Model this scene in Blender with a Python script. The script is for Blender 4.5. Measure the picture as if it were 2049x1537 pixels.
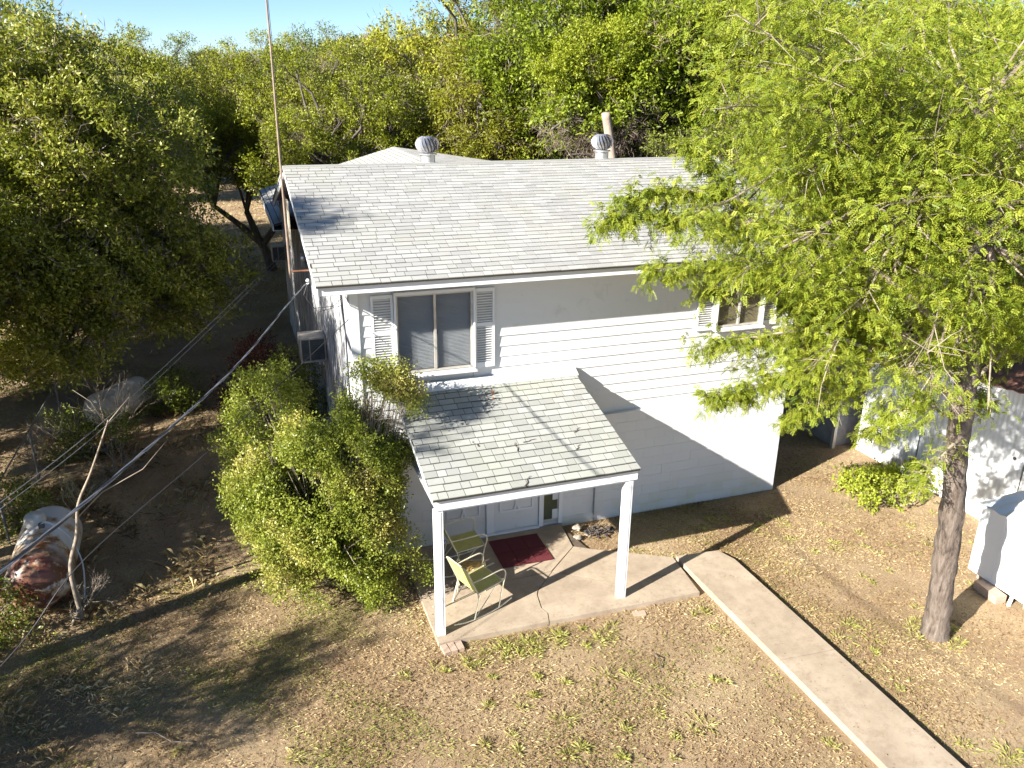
import bpy, math, random
import numpy as np
from mathutils import Vector, Matrix
for o in list(bpy.data.objects): bpy.data.objects.remove(o)
S = bpy.context.scene
COL = S.collection
R = math.radians
# ------------------------------------------------------------ camera
cam = bpy.data.objects.new('camera', bpy.data.cameras.new('camera')); COL.objects.link(cam)
cam.data.sensor_width = 36; cam.data.lens = 28.36; cam.data.clip_end = 2000; cam.data.clip_start = .1
_F = Vector((0.31003642, 0.88274136, -0.35305116)); _R = Vector((0.9447047, -0.32776729, 0.01008102)); _U = Vector((0.10681969, 0.33665457, 0.93554971))
m = Matrix((( _R.x, _U.x, -_F.x, -1.6587), (_R.y, _U.y, -_F.y, -12.3638), (_R.z, _U.z, -_F.z, 7.9628), (0, 0, 0, 1)))
cam.matrix_world = m
S.camera = cam
S.render.resolution_x = 1024; S.render.resolution_y = 768
# ------------------------------------------------------------ light
SUN = Vector((4.38, 1.62, -2.44)).normalized()
sun = bpy.data.objects.new('sun', bpy.data.lights.new('sun', 'SUN')); COL.objects.link(sun)
sun.data.energy = 5.0; sun.data.angle = R(.53); sun.data.color = (1, .95, .86)
sun.rotation_euler = SUN.to_track_quat('-Z', 'Y').to_euler(); sun.location = (-20, -8, 20)
w = bpy.data.worlds.new('World'); S.world = w; w.use_nodes = True
nt = w.node_tree; bg = nt.nodes['Background']; sk = nt.nodes.new('ShaderNodeTexSky'); sk.sky_type = 'NISHITA'
sk.sun_disc = False; sk.sun_elevation = R(27.6); sk.sun_rotation = math.atan2(-SUN.x, -SUN.y)
sk.air_density = 1.0; sk.dust_density = .0; sk.ozone_density = 4.5; sk.altitude = 2500
nt.links.new(sk.outputs[0], bg.inputs[0]); bg.inputs[1].default_value = .056
S.view_settings.view_transform = 'Standard'; S.view_settings.look = 'None'; S.view_settings.gamma = 1
S.view_settings.use_curve_mapping = False; S.view_settings.exposure = 1.72
S.render.engine = 'CYCLES'
S.cycles.max_bounces = 6; S.cycles.transparent_max_bounces = 8; S.cycles.diffuse_bounces = 3

# ------------------------------------------------------------ helpers
class MB:
    def __init__(s): s.v = []; s.f = []
    def add(s, vs, fs):
        n = len(s.v); s.v += [tuple(v) for v in vs]; s.f += [tuple(i + n for i in f) for f in fs]; return s
    def box(s, a, b):
        (x0, y0, z0), (x1, y1, z1) = a, b
        return s.add([(x0,y0,z0),(x1,y0,z0),(x1,y1,z0),(x0,y1,z0),(x0,y0,z1),(x1,y0,z1),(x1,y1,z1),(x0,y1,z1)],
            [(0,3,2,1),(4,5,6,7),(0,1,5,4),(1,2,6,5),(2,3,7,6),(3,0,4,7)])
    def obox(s, c, ax, ay, az):   # oriented box: centre and three half-axes
        c, ax, ay, az = map(Vector, (c, ax, ay, az)); vs = []
        for k in (-1, 1):
            for i, j in ((-1,-1),(1,-1),(1,1),(-1,1)): vs.append(c + ax*i + ay*j + az*k)
        return s.add(vs, [(0,3,2,1),(4,5,6,7),(0,1,5,4),(1,2,6,5),(2,3,7,6),(3,0,4,7)])
    def bar(s, a, b, wd, th, up=(0,0,1)):
        a, b = Vector(a), Vector(b); d = b - a; u = Vector(up); x = d.cross(u).normalized(); y = x.cross(d).normalized()
        return s.obox((a+b)/2, d/2, x*wd/2, y*th/2)
    def tube(s, pts, r, n=6, cap=True):
        pts = [Vector(q) for q in pts]; rs = r if isinstance(r, (list, tuple)) else [r]*len(pts); b = len(s.v); up = None
        for i, q in enumerate(pts):
            d = (pts[min(i+1, len(pts)-1)] - pts[max(i-1, 0)]).normalized()
            if up is None: up = Vector((0,0,1)) if abs(d.z) < .9 else Vector((1,0,0))
            x = d.cross(up).normalized(); y = d.cross(x).normalized(); up = x.cross(d).normalized()
            for k in range(n):
                a = 2*math.pi*k/n; s.v.append(tuple(q + (x*math.cos(a) + y*math.sin(a))*rs[i]))
        for i in range(len(pts)-1):
            for k in range(n):
                p0 = b+i*n+k; p1 = b+i*n+(k+1)%n; s.f.append((p0, p1, p1+n, p0+n))
        if cap:
            s.f.append(tuple(b+k for k in range(n))[::-1]); e = b+(len(pts)-1)*n; s.f.append(tuple(e+k for k in range(n)))
        return s
    def lathe(s, prof, n=24, M=None):
        b = len(s.v)
        for r, z in prof:
            for k in range(n):
                a = 2*math.pi*k/n; v = Vector((r*math.cos(a), r*math.sin(a), z)); s.v.append(tuple(M @ v if M else v))
        for i in range(len(prof)-1):
            for k in range(n): p0 = b+i*n+k; p1 = b+i*n+(k+1)%n; s.f.append((p0, p1, p1+n, p0+n))
        return s
    def prism(s, poly, z0, z1):
        n = len(poly); b = len(s.v)
        s.v += [(x, y, z0) for x, y in poly] + [(x, y, z1) for x, y in poly]
        s.f.append(tuple(b+i for i in range(n))[::-1]); s.f.append(tuple(b+n+i for i in range(n)))
        for i in range(n): j = (i+1) % n; s.f.append((b+i, b+j, b+n+j, b+n+i))
        return s
    def mesh(s, name, smooth=False):
        me = bpy.data.meshes.new(name); me.from_pydata(s.v, [], s.f); me.update()
        if smooth: me.polygons.foreach_set('use_smooth', [True]*len(me.polygons))
        return me
    def build(s, name, mat, parent=None, smooth=False, **kw):
        return link(name, s.mesh(name, smooth), mat, parent, **kw)
def link(name, me, mat=None, parent=None, **kw):
    o = bpy.data.objects.new(name, me); COL.objects.link(o)
    if mat and me and not me.materials: me.materials.append(mat)
    if parent: o.parent = parent
    for k, v in kw.items(): o[k] = v
    return o
def thing(name, label, cat, loc=(0,0,0), rz=0, group=None):
    o = bpy.data.objects.new(name, None); COL.objects.link(o); o.location = loc; o.rotation_euler = (0,0,rz)
    o.empty_display_size = .2
    o['label'] = label; o['category'] = cat
    if group: o['group'] = group
    return o
def copy_tree(o, parent=None):
    c = o.copy(); COL.objects.link(c)
    if parent: c.parent = parent
    for ch in [q for q in COL.objects if q.parent == o]: copy_tree(ch, c)
    return c
_ub = MB().box((-.5,-.5,-.5), (.5,.5,.5))
def unit(mat, name='piece'):
    me = _ub.mesh(name); me.materials.append(mat); return me
def put(name, me, c, size, parent, rot=None, **kw):
    o = bpy.data.objects.new(name, me); COL.objects.link(o); o.parent = parent; o.location = c; o.scale = size
    if rot: o.rotation_euler = rot
    for k, v in kw.items(): o[k] = v
    return o
# ------------------------------------------------------------ materials
def mat(name): 
    m = bpy.data.materials.new(name); m.use_nodes = True; t = m.node_tree
    return m, t, t.nodes['Principled BSDF']
def N(t, ty, **kw):
    n = t.nodes.new('ShaderNode' + ty)
    for k, v in kw.items():
        if k in n.inputs.keys() if isinstance(k, str) else False: n.inputs[k].default_value = v
        else: setattr(n, k, v)
    return n
def ramp(t, fac, stops):
    n = t.nodes.new('ShaderNodeValToRGB'); e = n.color_ramp.elements
    while len(e) < len(stops): e.new(.5)
    for i, (p, c) in enumerate(stops): e[i].position = p; e[i].color = (*c, 1) if len(c) == 3 else c
    t.links.new(fac, n.inputs[0]); return n.outputs[0]
def noise(t, scale, detail=4, rough=.6, vec=None, kind='Object', stretch=None):
    if vec is None:
        tc = t.nodes.new('ShaderNodeTexCoord'); g = t.nodes.new('ShaderNodeNewGeometry')
        vec = g.outputs['Position'] if kind == 'World' else tc.outputs['Object']
    if stretch:
        mp = t.nodes.new('ShaderNodeMapping'); mp.inputs['Scale'].default_value = stretch; t.links.new(vec, mp.inputs[0]); vec = mp.outputs[0]
    n = t.nodes.new('ShaderNodeTexNoise'); n.inputs['Scale'].default_value = scale; n.inputs['Detail'].default_value = detail; n.inputs['Roughness'].default_value = rough
    t.links.new(vec, n.inputs['Vector']); return n.outputs['Fac']
def mix(t, fac, a, b, mode='MIX'):
    n = t.nodes.new('ShaderNodeMix'); n.data_type = 'RGBA'; n.blend_type = mode
    for s, v in ((0, fac), (6, a), (7, b)):
        if isinstance(v, (int, float)): n.inputs[s].default_value = v
        elif isinstance(v, tuple): n.inputs[s].default_value = (*v, 1)
        else: t.links.new(v, n.inputs[s])
    return n.outputs[2]
def bump(t, bs, h, strength=.4, dist=.02):
    b = t.nodes.new('ShaderNodeBump'); b.inputs['Strength'].default_value = strength; b.inputs['Distance'].default_value = dist
    t.links.new(h, b.inputs['Height']); t.links.new(b.outputs[0], bs.inputs['Normal'])
def rnd(t):   # random per object + per island
    oi = t.nodes.new('ShaderNodeObjectInfo'); g = t.nodes.new('ShaderNodeNewGeometry')
    a = t.nodes.new('ShaderNodeMath'); a.operation = 'ADD'; t.links.new(oi.outputs['Random'], a.inputs[0]); t.links.new(g.outputs['Random Per Island'], a.inputs[1])
    f = t.nodes.new('ShaderNodeMath'); f.operation = 'FRACT'; t.links.new(a.outputs[0], f.inputs[0]); return f.outputs[0]
def simple(name, c1, c2=None, scale=6, rough=.7, metal=0, bmp=0, stretch=None, lo=.35, hi=.65, bscale=None, kind='World'):
    m, t, b = mat(name); b.inputs['Roughness'].default_value = rough; b.inputs['Metallic'].default_value = metal
    if c2 is None: b.inputs['Base Color'].default_value = (*c1, 1)
    else: t.links.new(ramp(t, noise(t, scale, 6, .65, kind=kind, stretch=stretch), [(lo, c1), (hi, c2)]), b.inputs['Base Color'])
    if bmp: bump(t, b, noise(t, bscale or scale*6, 5, .7, kind=kind, stretch=stretch), bmp)
    return m
def m_paint(name='white_paint', base=(.63,.63,.62), dirt=(.46,.46,.43), amt=.57, st=(1,1,1)):
    m, t, b = mat(name); b.inputs['Roughness'].default_value = .55
    n = noise(t, 3.0, 8, .75, kind='World', stretch=st); c = ramp(t, n, [(amt, base), (min(amt+.16,1), dirt)])
    n2 = noise(t, 38, 4, .8, kind='World', stretch=(.35,.35,1)); c = mix(t, ramp(t, n2, [(.66,(0,0,0)),(.74,(.55,.55,.55))]), c, (.40,.39,.36))
    c = mix(t, ramp(t, rnd(t), [(0,(0,0,0)),(1,(.22,.22,.22))]), c, (.45,.46,.47)); t.links.new(c, b.inputs['Base Color']); bump(t, b, n2, .12, .004); return m
M = {}
M['white'] = m_paint()
M['trim'] = m_paint('white_trim', (.69,.70,.71), (.60,.60,.58), .66)
m, t, b = mat('block_paint'); b.inputs['Roughness'].default_value = .75       # white blocks, green-yellow algae low down
g = t.nodes.new('ShaderNodeNewGeometry'); sx = t.nodes.new('ShaderNodeSeparateXYZ'); t.links.new(g.outputs['Position'], sx.inputs[0])
mr = t.nodes.new('ShaderNodeMapRange'); mr.inputs[1].default_value = .02; mr.inputs[2].default_value = .75; mr.inputs[3].default_value = .9; mr.inputs[4].default_value = 0; t.links.new(sx.outputs[2], mr.inputs[0])
nn = noise(t, 2.3, 6, .7, kind='World'); mm = t.nodes.new('ShaderNodeMath'); mm.operation = 'MULTIPLY'; t.links.new(mr.outputs[0], mm.inputs[0]); t.links.new(ramp(t, nn, [(.35,(0,0,0)),(.7,(1,1,1))]), mm.inputs[1])
c = mix(t, mm.outputs[0], (.60,.60,.595), (.50,.50,.28)); c = mix(t, rnd(t), c, (.62,.62,.62)); 
t.links.new(c, b.inputs['Base Color']); bump(t, b, noise(t, 60, 4, .8, kind='World'), .25, .004); M['block'] = m
m, t, b = mat('peeling_paint'); b.inputs['Roughness'].default_value = .85      # weathered side boards
n = noise(t, 5, 9, .82, kind='World', stretch=(1.6,1.6,.18)); c = ramp(t, n, [(.42,(.13,.12,.11)),(.50,(.34,.34,.35)),(.57,(.74,.75,.78))])
t.links.new(c, b.inputs['Base Color']); bump(t, b, n, .4, .01); M['peel'] = m
def m_shingle(name, cols, lich=(.34,.34,.28)):
    m, t, b = mat(name); b.inputs['Roughness'].default_value = .95
    c = ramp(t, rnd(t), cols); c = mix(t, ramp(t, noise(t, 110, 3, .8, kind='World'), [(.36,(0,0,0)),(.66,(.5,.5,.5))]), c, (.40,.40,.385))
    c = mix(t, ramp(t, noise(t, .9, 6, .7, kind='World'), [(.42,(0,0,0)),(.68,(.5,.5,.5))]), c, lich)
    c = mix(t, ramp(t, noise(t, 7, 5, .8, kind='World'), [(.55,(0,0,0)),(.8,(.6,.6,.6))]), c, (.27,.26,.24))
    t.links.new(c, b.inputs['Base Color']); bump(t, b, noise(t, 160, 3, .8, kind='World'), .5, .006); return m
M['shingle'] = m_shingle('grey_shingle', [(0,(.25,.245,.235)),(.5,(.31,.305,.295)),(1,(.37,.365,.35))])
M['pshingle'] = m_shingle('porch_shingle', [(0,(.235,.238,.225)),(.5,(.295,.298,.28)),(1,(.355,.36,.335))], (.31,.32,.25))
M['felt'] = simple('roof_felt', (.03,.028,.022), (.05,.048,.035), 20, .95)
M['glass'], t, b = mat('window_glass'); b.inputs['Base Color'].default_value = (.02,.02,.02,1); b.inputs['Roughness'].default_value = .04
tp = t.nodes.new('ShaderNodeBsdfTransparent'); tp.inputs[0].default_value = (.97,.98,.98,1); ms = t.nodes.new('ShaderNodeMixShader')
ms.inputs[0].default_value = .16; t.links.new(tp.outputs[0], ms.inputs[1]); t.links.new(b.outputs[0], ms.inputs[2]); t.links.new(ms.outputs[0], t.nodes['Material Output'].inputs[0])
M['frame'] = simple('aluminium_frame', (.52,.50,.46), (.40,.38,.34), 9, .4, .3)
M['blind'] = simple('blind_slats', (.66,.67,.69), (.58,.59,.62), 3, .6)
M['tan'] = simple('tan_shade', (.27,.23,.13), (.22,.18,.10), 3, .8)
M['dark'] = simple('dark_interior', (.02,.02,.022), (.04,.04,.04), 3, .9)
M['beige'] = simple('beige_boards', (.42,.37,.29), (.34,.30,.24), 5, .8)
M['grille'] = simple('dark_grille', (.05,.06,.06), (.09,.10,.10), 8, .5)
M['acbody'] = simple('ac_metal', (.42,.38,.33), (.30,.27,.24), 7, .5)
def m_concrete():
    m, t, b = mat('concrete'); b.inputs['Roughness'].default_value = .9
    c = ramp(t, noise(t, 1.4, 8, .7, kind='World'), [(.3,(.265,.205,.15)),(.5,(.35,.28,.205)),(.72,(.42,.345,.26))])
    c = mix(t, ramp(t, noise(t, 6, 6, .8, kind='World'), [(.48,(0,0,0)),(.72,(.8,.8,.8))]), c, (.23,.175,.12))
    c = mix(t, ramp(t, noise(t, 120, 3, .9, kind='World'), [(.62,(0,0,0)),(.75,(.5,.5,.5))]), c, (.66,.60,.52))
    c = mix(t, ramp(t, noise(t, 95, 2, .9, kind='World'), [(.66,(0,0,0)),(.72,(.8,.8,.8))]), c, (.20,.15,.11))
    t.links.new(c, b.inputs['Base Color']); bump(t, b, noise(t, 80, 6, .8, kind='World'), .3, .006); return m
M['concrete'] = m_concrete()
M['joint'] = simple('dark_joint', (.07,.055,.04), (.12,.09,.06), 20, .95)
M['mat_red'], t, b = mat('red_mat'); b.inputs['Roughness'].default_value = .85
ck = t.nodes.new('ShaderNodeTexChecker'); ck.inputs[3].default_value = 60; tc = t.nodes.new('ShaderNodeNewGeometry'); t.links.new(tc.outputs['Position'], ck.inputs[0])
ck.inputs[1].default_value = (.13,.012,.018,1); ck.inputs[2].default_value = (.06,.008,.012,1); t.links.new(ck.outputs[0], b.inputs['Base Color']); 
M['yellow'] = simple('yellow_mesh', (.52,.50,.14), (.60,.57,.20), 9, .6, 0, .3, bscale=90)
M['cream'] = simple('cream_tube', (.66,.62,.46), (.56,.50,.34), 12, .45, 0)
M['brownmesh'] = simple('brown_mesh', (.30,.19,.06), (.38,.26,.09), 15, .7)
M['rust_pole'] = simple('rusty_pole', (.20,.145,.11), (.30,.23,.18), 8, .8)
M['galv'] = simple('galvanised', (.72,.72,.73), (.58,.58,.60), 9, .32, .75)
M['rust'] = simple('rust', (.20,.07,.035), (.34,.17,.09), 8, .9)
m, t, b = mat('rusty_white_tank'); b.inputs['Roughness'].default_value = .38
n = noise(t, 1.7, 9, .68, stretch=(1,1,1)); c = ramp(t, n, [(.34,(.13,.04,.02)),(.41,(.24,.11,.05)),(.46,(.44,.33,.22)),(.52,(.60,.59,.58))])
tc = t.nodes.new('ShaderNodeTexCoord'); sx = t.nodes.new('ShaderNodeSeparateXYZ'); t.links.new(tc.outputs['Object'], sx.inputs[0])
mr = t.nodes.new('ShaderNodeMapRange'); mr.inputs[1].default_value = .5; mr.inputs[2].default_value = -.1; t.links.new(sx.outputs[1], mr.inputs[0])
mm = t.nodes.new('ShaderNodeMath'); mm.operation = 'MULTIPLY'; t.links.new(mr.outputs[0], mm.inputs[0]); t.links.new(ramp(t, noise(t, 3.2, 7, .7), [(.42,(0,0,0)),(.50,(1,1,1))]), mm.inputs[1])
c = mix(t, mm.outputs[0], c, (.11,.035,.02)); t.links.new(c, b.inputs['Base Color']); M['tank'] = m
M['tank2'] = simple('dull_white_tank', (.62,.61,.57), (.36,.33,.28), 3, .6, kind='Object')
M['bark'] = simple('bark_grey', (.075,.06,.048), (.17,.145,.12), 7, .95, 0, .8, stretch=(1,1,.3), kind='Object')
m, t, b = mat('bark_ridged'); b.inputs['Roughness'].default_value = .95
vn = noise(t, 9, 8, .75, stretch=(1,1,.22)); c = ramp(t, vn, [(.36,(.035,.026,.02)),(.46,(.12,.09,.07)),(.60,(.21,.17,.14)),(.74,(.34,.30,.26))])
c = mix(t, ramp(t, noise(t, 26, 4, .8), [(.66,(0,0,0)),(.72,(.7,.7,.7))]), c, (.58,.55,.50)); t.links.new(c, b.inputs['Base Color']); bump(t, b, vn, 1, .06); M['bark2'] = m
M['branch'] = simple('pale_branch', (.30,.245,.19), (.20,.16,.12), 9, .9)
M['deadwood'] = simple('dead_trunk', (.42,.33,.27), (.30,.22,.17), 5, .9, 0, .6, stretch=(1,1,.2))
M['oldgalv'] = simple('weathered_galvanised', (.13,.135,.13), (.22,.22,.21), 9, .6, .2)
M['stone'] = simple('stone', (.36,.31,.25), (.26,.22,.18), 8, .9, 0, .4)
M['brick'] = simple('pale_brick', (.44,.32,.24), (.36,.26,.20), 9, .9, 0, .3)
M['char'] = simple('charred', (.035,.03,.03), (.08,.07,.065), 14, .95)
M['cable'] = simple('grey_cable', (.16,.165,.18), (.24,.245,.26), 9, .5)
M['black'] = simple('black_rubber', (.025,.025,.028), None, rough=.6)
M['redroof'] = simple('red_brown_roof', (.16,.065,.045), (.24,.12,.085), 4, .8, stretch=(.3,2,1))
M['shadewall'] = simple('shaded_shed_wall', (.30,.30,.31), (.22,.22,.23), 4, .9)  # rear stretch of the white shed, house shadow put into this grey
def m_leaf(name, stops, trans=.35, rough=.5, nscale=.6, alt=None):
    m, t, b = mat(name); b.inputs['Roughness'].default_value = rough; b.inputs['Specular IOR Level'].default_value = .35
    at = t.nodes.new('ShaderNodeAttribute'); at.attribute_name = 'tint'
    c = ramp(t, at.outputs['Fac'], stops)
    if alt: c = mix(t, ramp(t, noise(t, nscale, 3, .5), [(.54,(0,0,0)),(.68,(1,1,1))]), c, ramp(t, at.outputs['Fac'], alt))
    oi = t.nodes.new('ShaderNodeObjectInfo'); hv = t.nodes.new('ShaderNodeHueSaturation')
    mr = t.nodes.new('ShaderNodeMapRange'); mr.inputs[3].default_value = .485; mr.inputs[4].default_value = .515; t.links.new(oi.outputs['Random'], mr.inputs[0]); t.links.new(mr.outputs[0], hv.inputs[0])
    mv = t.nodes.new('ShaderNodeMapRange'); mv.inputs[3].default_value = 1.2; mv.inputs[4].default_value = .8; t.links.new(oi.outputs['Random'], mv.inputs[0]); t.links.new(mv.outputs[0], hv.inputs[2])
    t.links.new(c, hv.inputs[4]); c = hv.outputs[0]
    t.links.new(c, b.inputs['Base Color']); tr = t.nodes.new('ShaderNodeBsdfTranslucent'); t.links.new(mix(t, 1.0, c, (1.0,1.0,.45), 'MULTIPLY'), tr.inputs[0])
    ms = t.nodes.new('ShaderNodeMixShader'); ms.inputs[0].default_value = trans
    t.links.new(b.outputs[0], ms.inputs[1]); t.links.new(tr.outputs[0], ms.inputs[2]); t.links.new(ms.outputs[0], t.nodes['Material Output'].inputs[0]); return m
M['leaf_mesq'] = m_leaf('leaf_mesquite', [(0,(.12,.17,.015)),(.5,(.29,.335,.03)),(1,(.46,.46,.06))], .45)
M['leaf_oak'] = m_leaf('leaf_live_oak', [(0,(.06,.085,.010)),(.5,(.17,.205,.02)),(1,(.50,.50,.15))], .34, .38)
M['leaf_oak2'] = m_leaf('leaf_yellow_oak', [(0,(.10,.125,.014)),(.5,(.245,.275,.022)),(1,(.42,.42,.05))], .35)
M['leaf_green'] = m_leaf('leaf_bright_oak', [(0,(.09,.135,.010)),(.5,(.21,.265,.018)),(1,(.36,.40,.035))], .35)
M['leaf_cedar'] = m_leaf('leaf_cedar', [(0,(.10,.10,.008)),(.5,(.25,.235,.014)),(1,(.38,.34,.025))], .3)
M['twigs'] = m_leaf('grey_brown_twigs', [(0,(.07,.05,.04)),(.5,(.17,.13,.10)),(1,(.30,.25,.20))], .1, .9)
M['leaf_bush'] = m_leaf('leaf_bush', [(0,(.08,.12,.015)),(.5,(.20,.25,.03)),(1,(.34,.36,.08))], .35, .4, .9, [(0,(.18,.18,.035)),(.5,(.38,.36,.09)),(1,(.54,.47,.17))])
M['leaf_vine'] = m_leaf('leaf_vine', [(0,(.14,.21,.02)),(.5,(.26,.33,.03)),(1,(.36,.40,.05))], .4)
M['leaf_red'] = m_leaf('leaf_red_shrub', [(0,(.06,.02,.015)),(.5,(.13,.045,.03)),(1,(.22,.10,.06))], .3)
M['grass_green'] = m_leaf('grass_green', [(0,(.15,.18,.03)),(.5,(.32,.34,.08)),(1,(.50,.47,.20))], .35)
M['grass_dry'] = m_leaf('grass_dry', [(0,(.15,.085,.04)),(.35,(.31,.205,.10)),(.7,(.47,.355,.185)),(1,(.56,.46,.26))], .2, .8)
m, t, b = mat('soil'); b.inputs['Roughness'].default_value = 1
c = ramp(t, noise(t, .55, 7, .65, kind='World'), [(.32,(.26,.175,.09)),(.48,(.36,.26,.145)),(.62,(.45,.34,.20))])
c = mix(t, ramp(t, noise(t, 28, 6, .85, kind='World'), [(.40,(0,0,0)),(.62,(.7,.7,.7))]), c, (.20,.13,.08))
c = mix(t, ramp(t, noise(t, 1.3, 6, .7, kind='World'), [(.50,(0,0,0)),(.66,(.5,.5,.5))]), c, (.25,.15,.095))
c = mix(t, ramp(t, noise(t, 70, 4, .9, kind='World'), [(.60,(0,0,0)),(.72,(.7,.7,.7))]), c, (.50,.38,.25))
t.links.new(c, b.inputs['Base Color']); bump(t, b, noise(t, 22, 8, .85, kind='World'), .8, .05); M['soil'] = m
# ------------------------------------------------------------ ground, patio, walk
rs = random.Random(7); rg = np.random.default_rng(11)
g = MB(); nx = 60
def gh(x, y):   # slight lie of the land
    return 0.0 if (-8 < x < 14 and -9 < y < 20) else 0.25*math.sin(x*.07)*math.cos(y*.05)*min(1, (abs(x)+abs(y))/120)
xs = [-700,-300,-120,-60,-30,-15,-8,0,7,14,25,40,70,130,300,700]; ys = [-300,-60,-20,-9,0,10,20,30,45,70,110,200,400,900]
for y in ys:
    for x in xs: g.v.append((x, y, gh(x, y)))
for j in range(len(ys)-1):
    for i in range(len(xs)-1): a = j*len(xs)+i; g.f.append((a, a+1, a+1+len(xs), a+len(xs)))
g.build('ground', M['soil'], None, kind='structure')
patio = link('patio', MB().prism([(.645,.0),(.645,-2.665),(5.02,-2.765),(5.12,-1.735),(3.84,-1.02),(3.66,.0)], -.02, .055).mesh('patio'), M['joint'], kind='structure')
for poly in ([(.63,-.012),(.63,-1.48),(2.06,-1.475),(2.925,-1.445),(3.583,-.84),(3.68,-.012)],
             [(3.60,-.845),(3.85,-1.01),(5.13,-1.72),(5.085,-2.25),(3.62,-1.93),(2.945,-1.457)],
             [(2.45,-2.0),(2.39,-2.35),(2.44,-2.5),(2.38,-2.715),(.63,-2.68),(.63,-1.492),(2.06,-1.487),(2.93,-1.46),(2.5,-1.9)],
             [(2.47,-2.0),(2.41,-2.35),(2.455,-2.5),(2.395,-2.716),(5.03,-2.78),(5.08,-2.26),(3.62,-1.942),(2.94,-1.468),(2.52,-1.9)]):
    mb = MB().prism(poly, .0, .08); mb.build('slab_panel', M['concrete'], patio)
walk = link('walkway', MB().prism([(5.2,-1.78),(5.36,-12.5),(6.2,-12.5),(6.07,-2.17),(6.0,-1.9)], -.02, .09).mesh('walkway'), M['joint'], kind='structure')
wy = [-1.76,-4.66,-7.1,-9.5,-12.6]
for i in range(4):
    a, b = wy[i], wy[i+1]+.012
    lx = lambda y: 5.17+.016*(-1.76-y); rx = lambda y: 6.10+.012*(-1.76-y); pl = [(lx(a),a),(lx(b),b),(rx(b),b-.06),(rx(a),a-.06)] if i else [(lx(a),a),(lx(b),b),(rx(b),b-.06),(rx(-2.17),-2.17),(5.98,-1.83)]
    MB().prism(pl, 0, .12).build('slab_panel', M['concrete'], walk)

# ------------------------------------------------------------ house
W_, D_ = 8.477, 8.48
house = thing('house', 'white two storey house with block ground floor, clapboard upper floor and grey shingle roof', 'house')
# block ground floor
bw = MB().box((.02,.03,-.05), (W_-.02,.25,2.2)).build('block_wall', M['white'], house)
ub = unit(M['block'], 'block')
bl = W_/20.5
for r in range(11):
    z = .0 + r*.2; x = -(.5 if r % 2 else 0)*bl
    while x < W_:
        x0, x1 = max(0, x), min(W_, x+bl)
        if x1-x0 > .06 and not (1.25 < (x0+x1)/2 < 3.72 and z < 2.1):
            put('block', ub, ((x0+x1)/2, .10+rs.uniform(-.002,.002), z+.1), (x1-x0-.0022, .2, .1978), bw)
        x += bl
# right side wall + far walls
rw = MB().box((W_-.2,.26,-.05), (W_-.004,D_,5.0)).build('side_wall', M['white'], house)
bk = MB().box((.1,.3,-.05), (W_-.25,15.3,4.3)).build('inner_wall', M['white'], house)
# clapboards upper floor, with the window openings cut out
sw = MB().box((.05,.14,2.2), (.70,.3,4.95)).box((2.01,.14,2.2),(6.70,.3,4.95)).box((7.71,.14,2.2),(W_-.03,.3,4.95)).box((.70,.14,2.2),(2.01,.3,3.38)).box((6.70,.14,2.2),(7.71,.3,3.64)).box((.70,.14,4.74),(2.01,.3,4.95)).box((6.70,.14,4.68),(7.71,.3,4.95)).build('siding_wall', M['white'], house)
def board_mesh(L, h, t0=.012, t1=.030):
    # clapboard: thin at the top, thick butt at the bottom
    return MB().add([(0,-t1,0),(L,-t1,0),(L,0,0),(0,0,0),(0,-t0,h),(L,-t0,h),(L,0,h),(0,0,h)], [(0,3,2,1),(4,5,6,7),(0,1,5,4),(1,2,6,5),(2,3,7,6),(3,0,4,7)])
ex = .186; z = 2.2; row = 0
while z < 4.93:
    h = min(ex+.01, 4.95-z); cuts = [(.13, 8.35)]
    for a, b, z0, z1 in ((.68,2.03,3.3,4.76),(6.68,7.73,3.6,4.7)):
        if z+h > z0 and z < z1:
            new = []
            for c0, c1 in cuts:
                if c1 <= a or c0 >= b: new.append((c0, c1))
                else: new += [(c0, a), (b, c1)]
            cuts = new
    for c0, c1 in cuts:
        js = [c0]; x = c0+rs.uniform(1.2, 3.6)
        while x < c1-.8: js.append(x); x += rs.choice((2.4, 3.6, 4.2))
        js.append(c1)
        for a, b in zip(js, js[1:]):
            o = board_mesh(b-a-.003, h).build('clapboard', M['white'], sw); o.location = (a, .14-.0+rs.uniform(-.001,.001), z)
    z += ex; row += 1
for x0, x1 in ((-.012,.128),(8.352,8.49)): MB().box((x0,.09,2.2),(x1,.30,4.95)).build('corner_board', M['trim'], house)
# left wall : weathered vertical boards
lw = MB().box((.03,.3,-.05),(.1,15.45,4.95)).build('left_wall', M['peel'], house)
y = .3; ul = unit(M['peel'], 'wall_board')
while y < 15.45:
    wd = .29; top = 5.1 if y < 8.5 else 4.42
    put('wall_board', ul, (.012+rs.uniform(-.006,.006), y+wd/2, top/2), (.045, wd-.012, top), lw); y += wd
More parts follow.
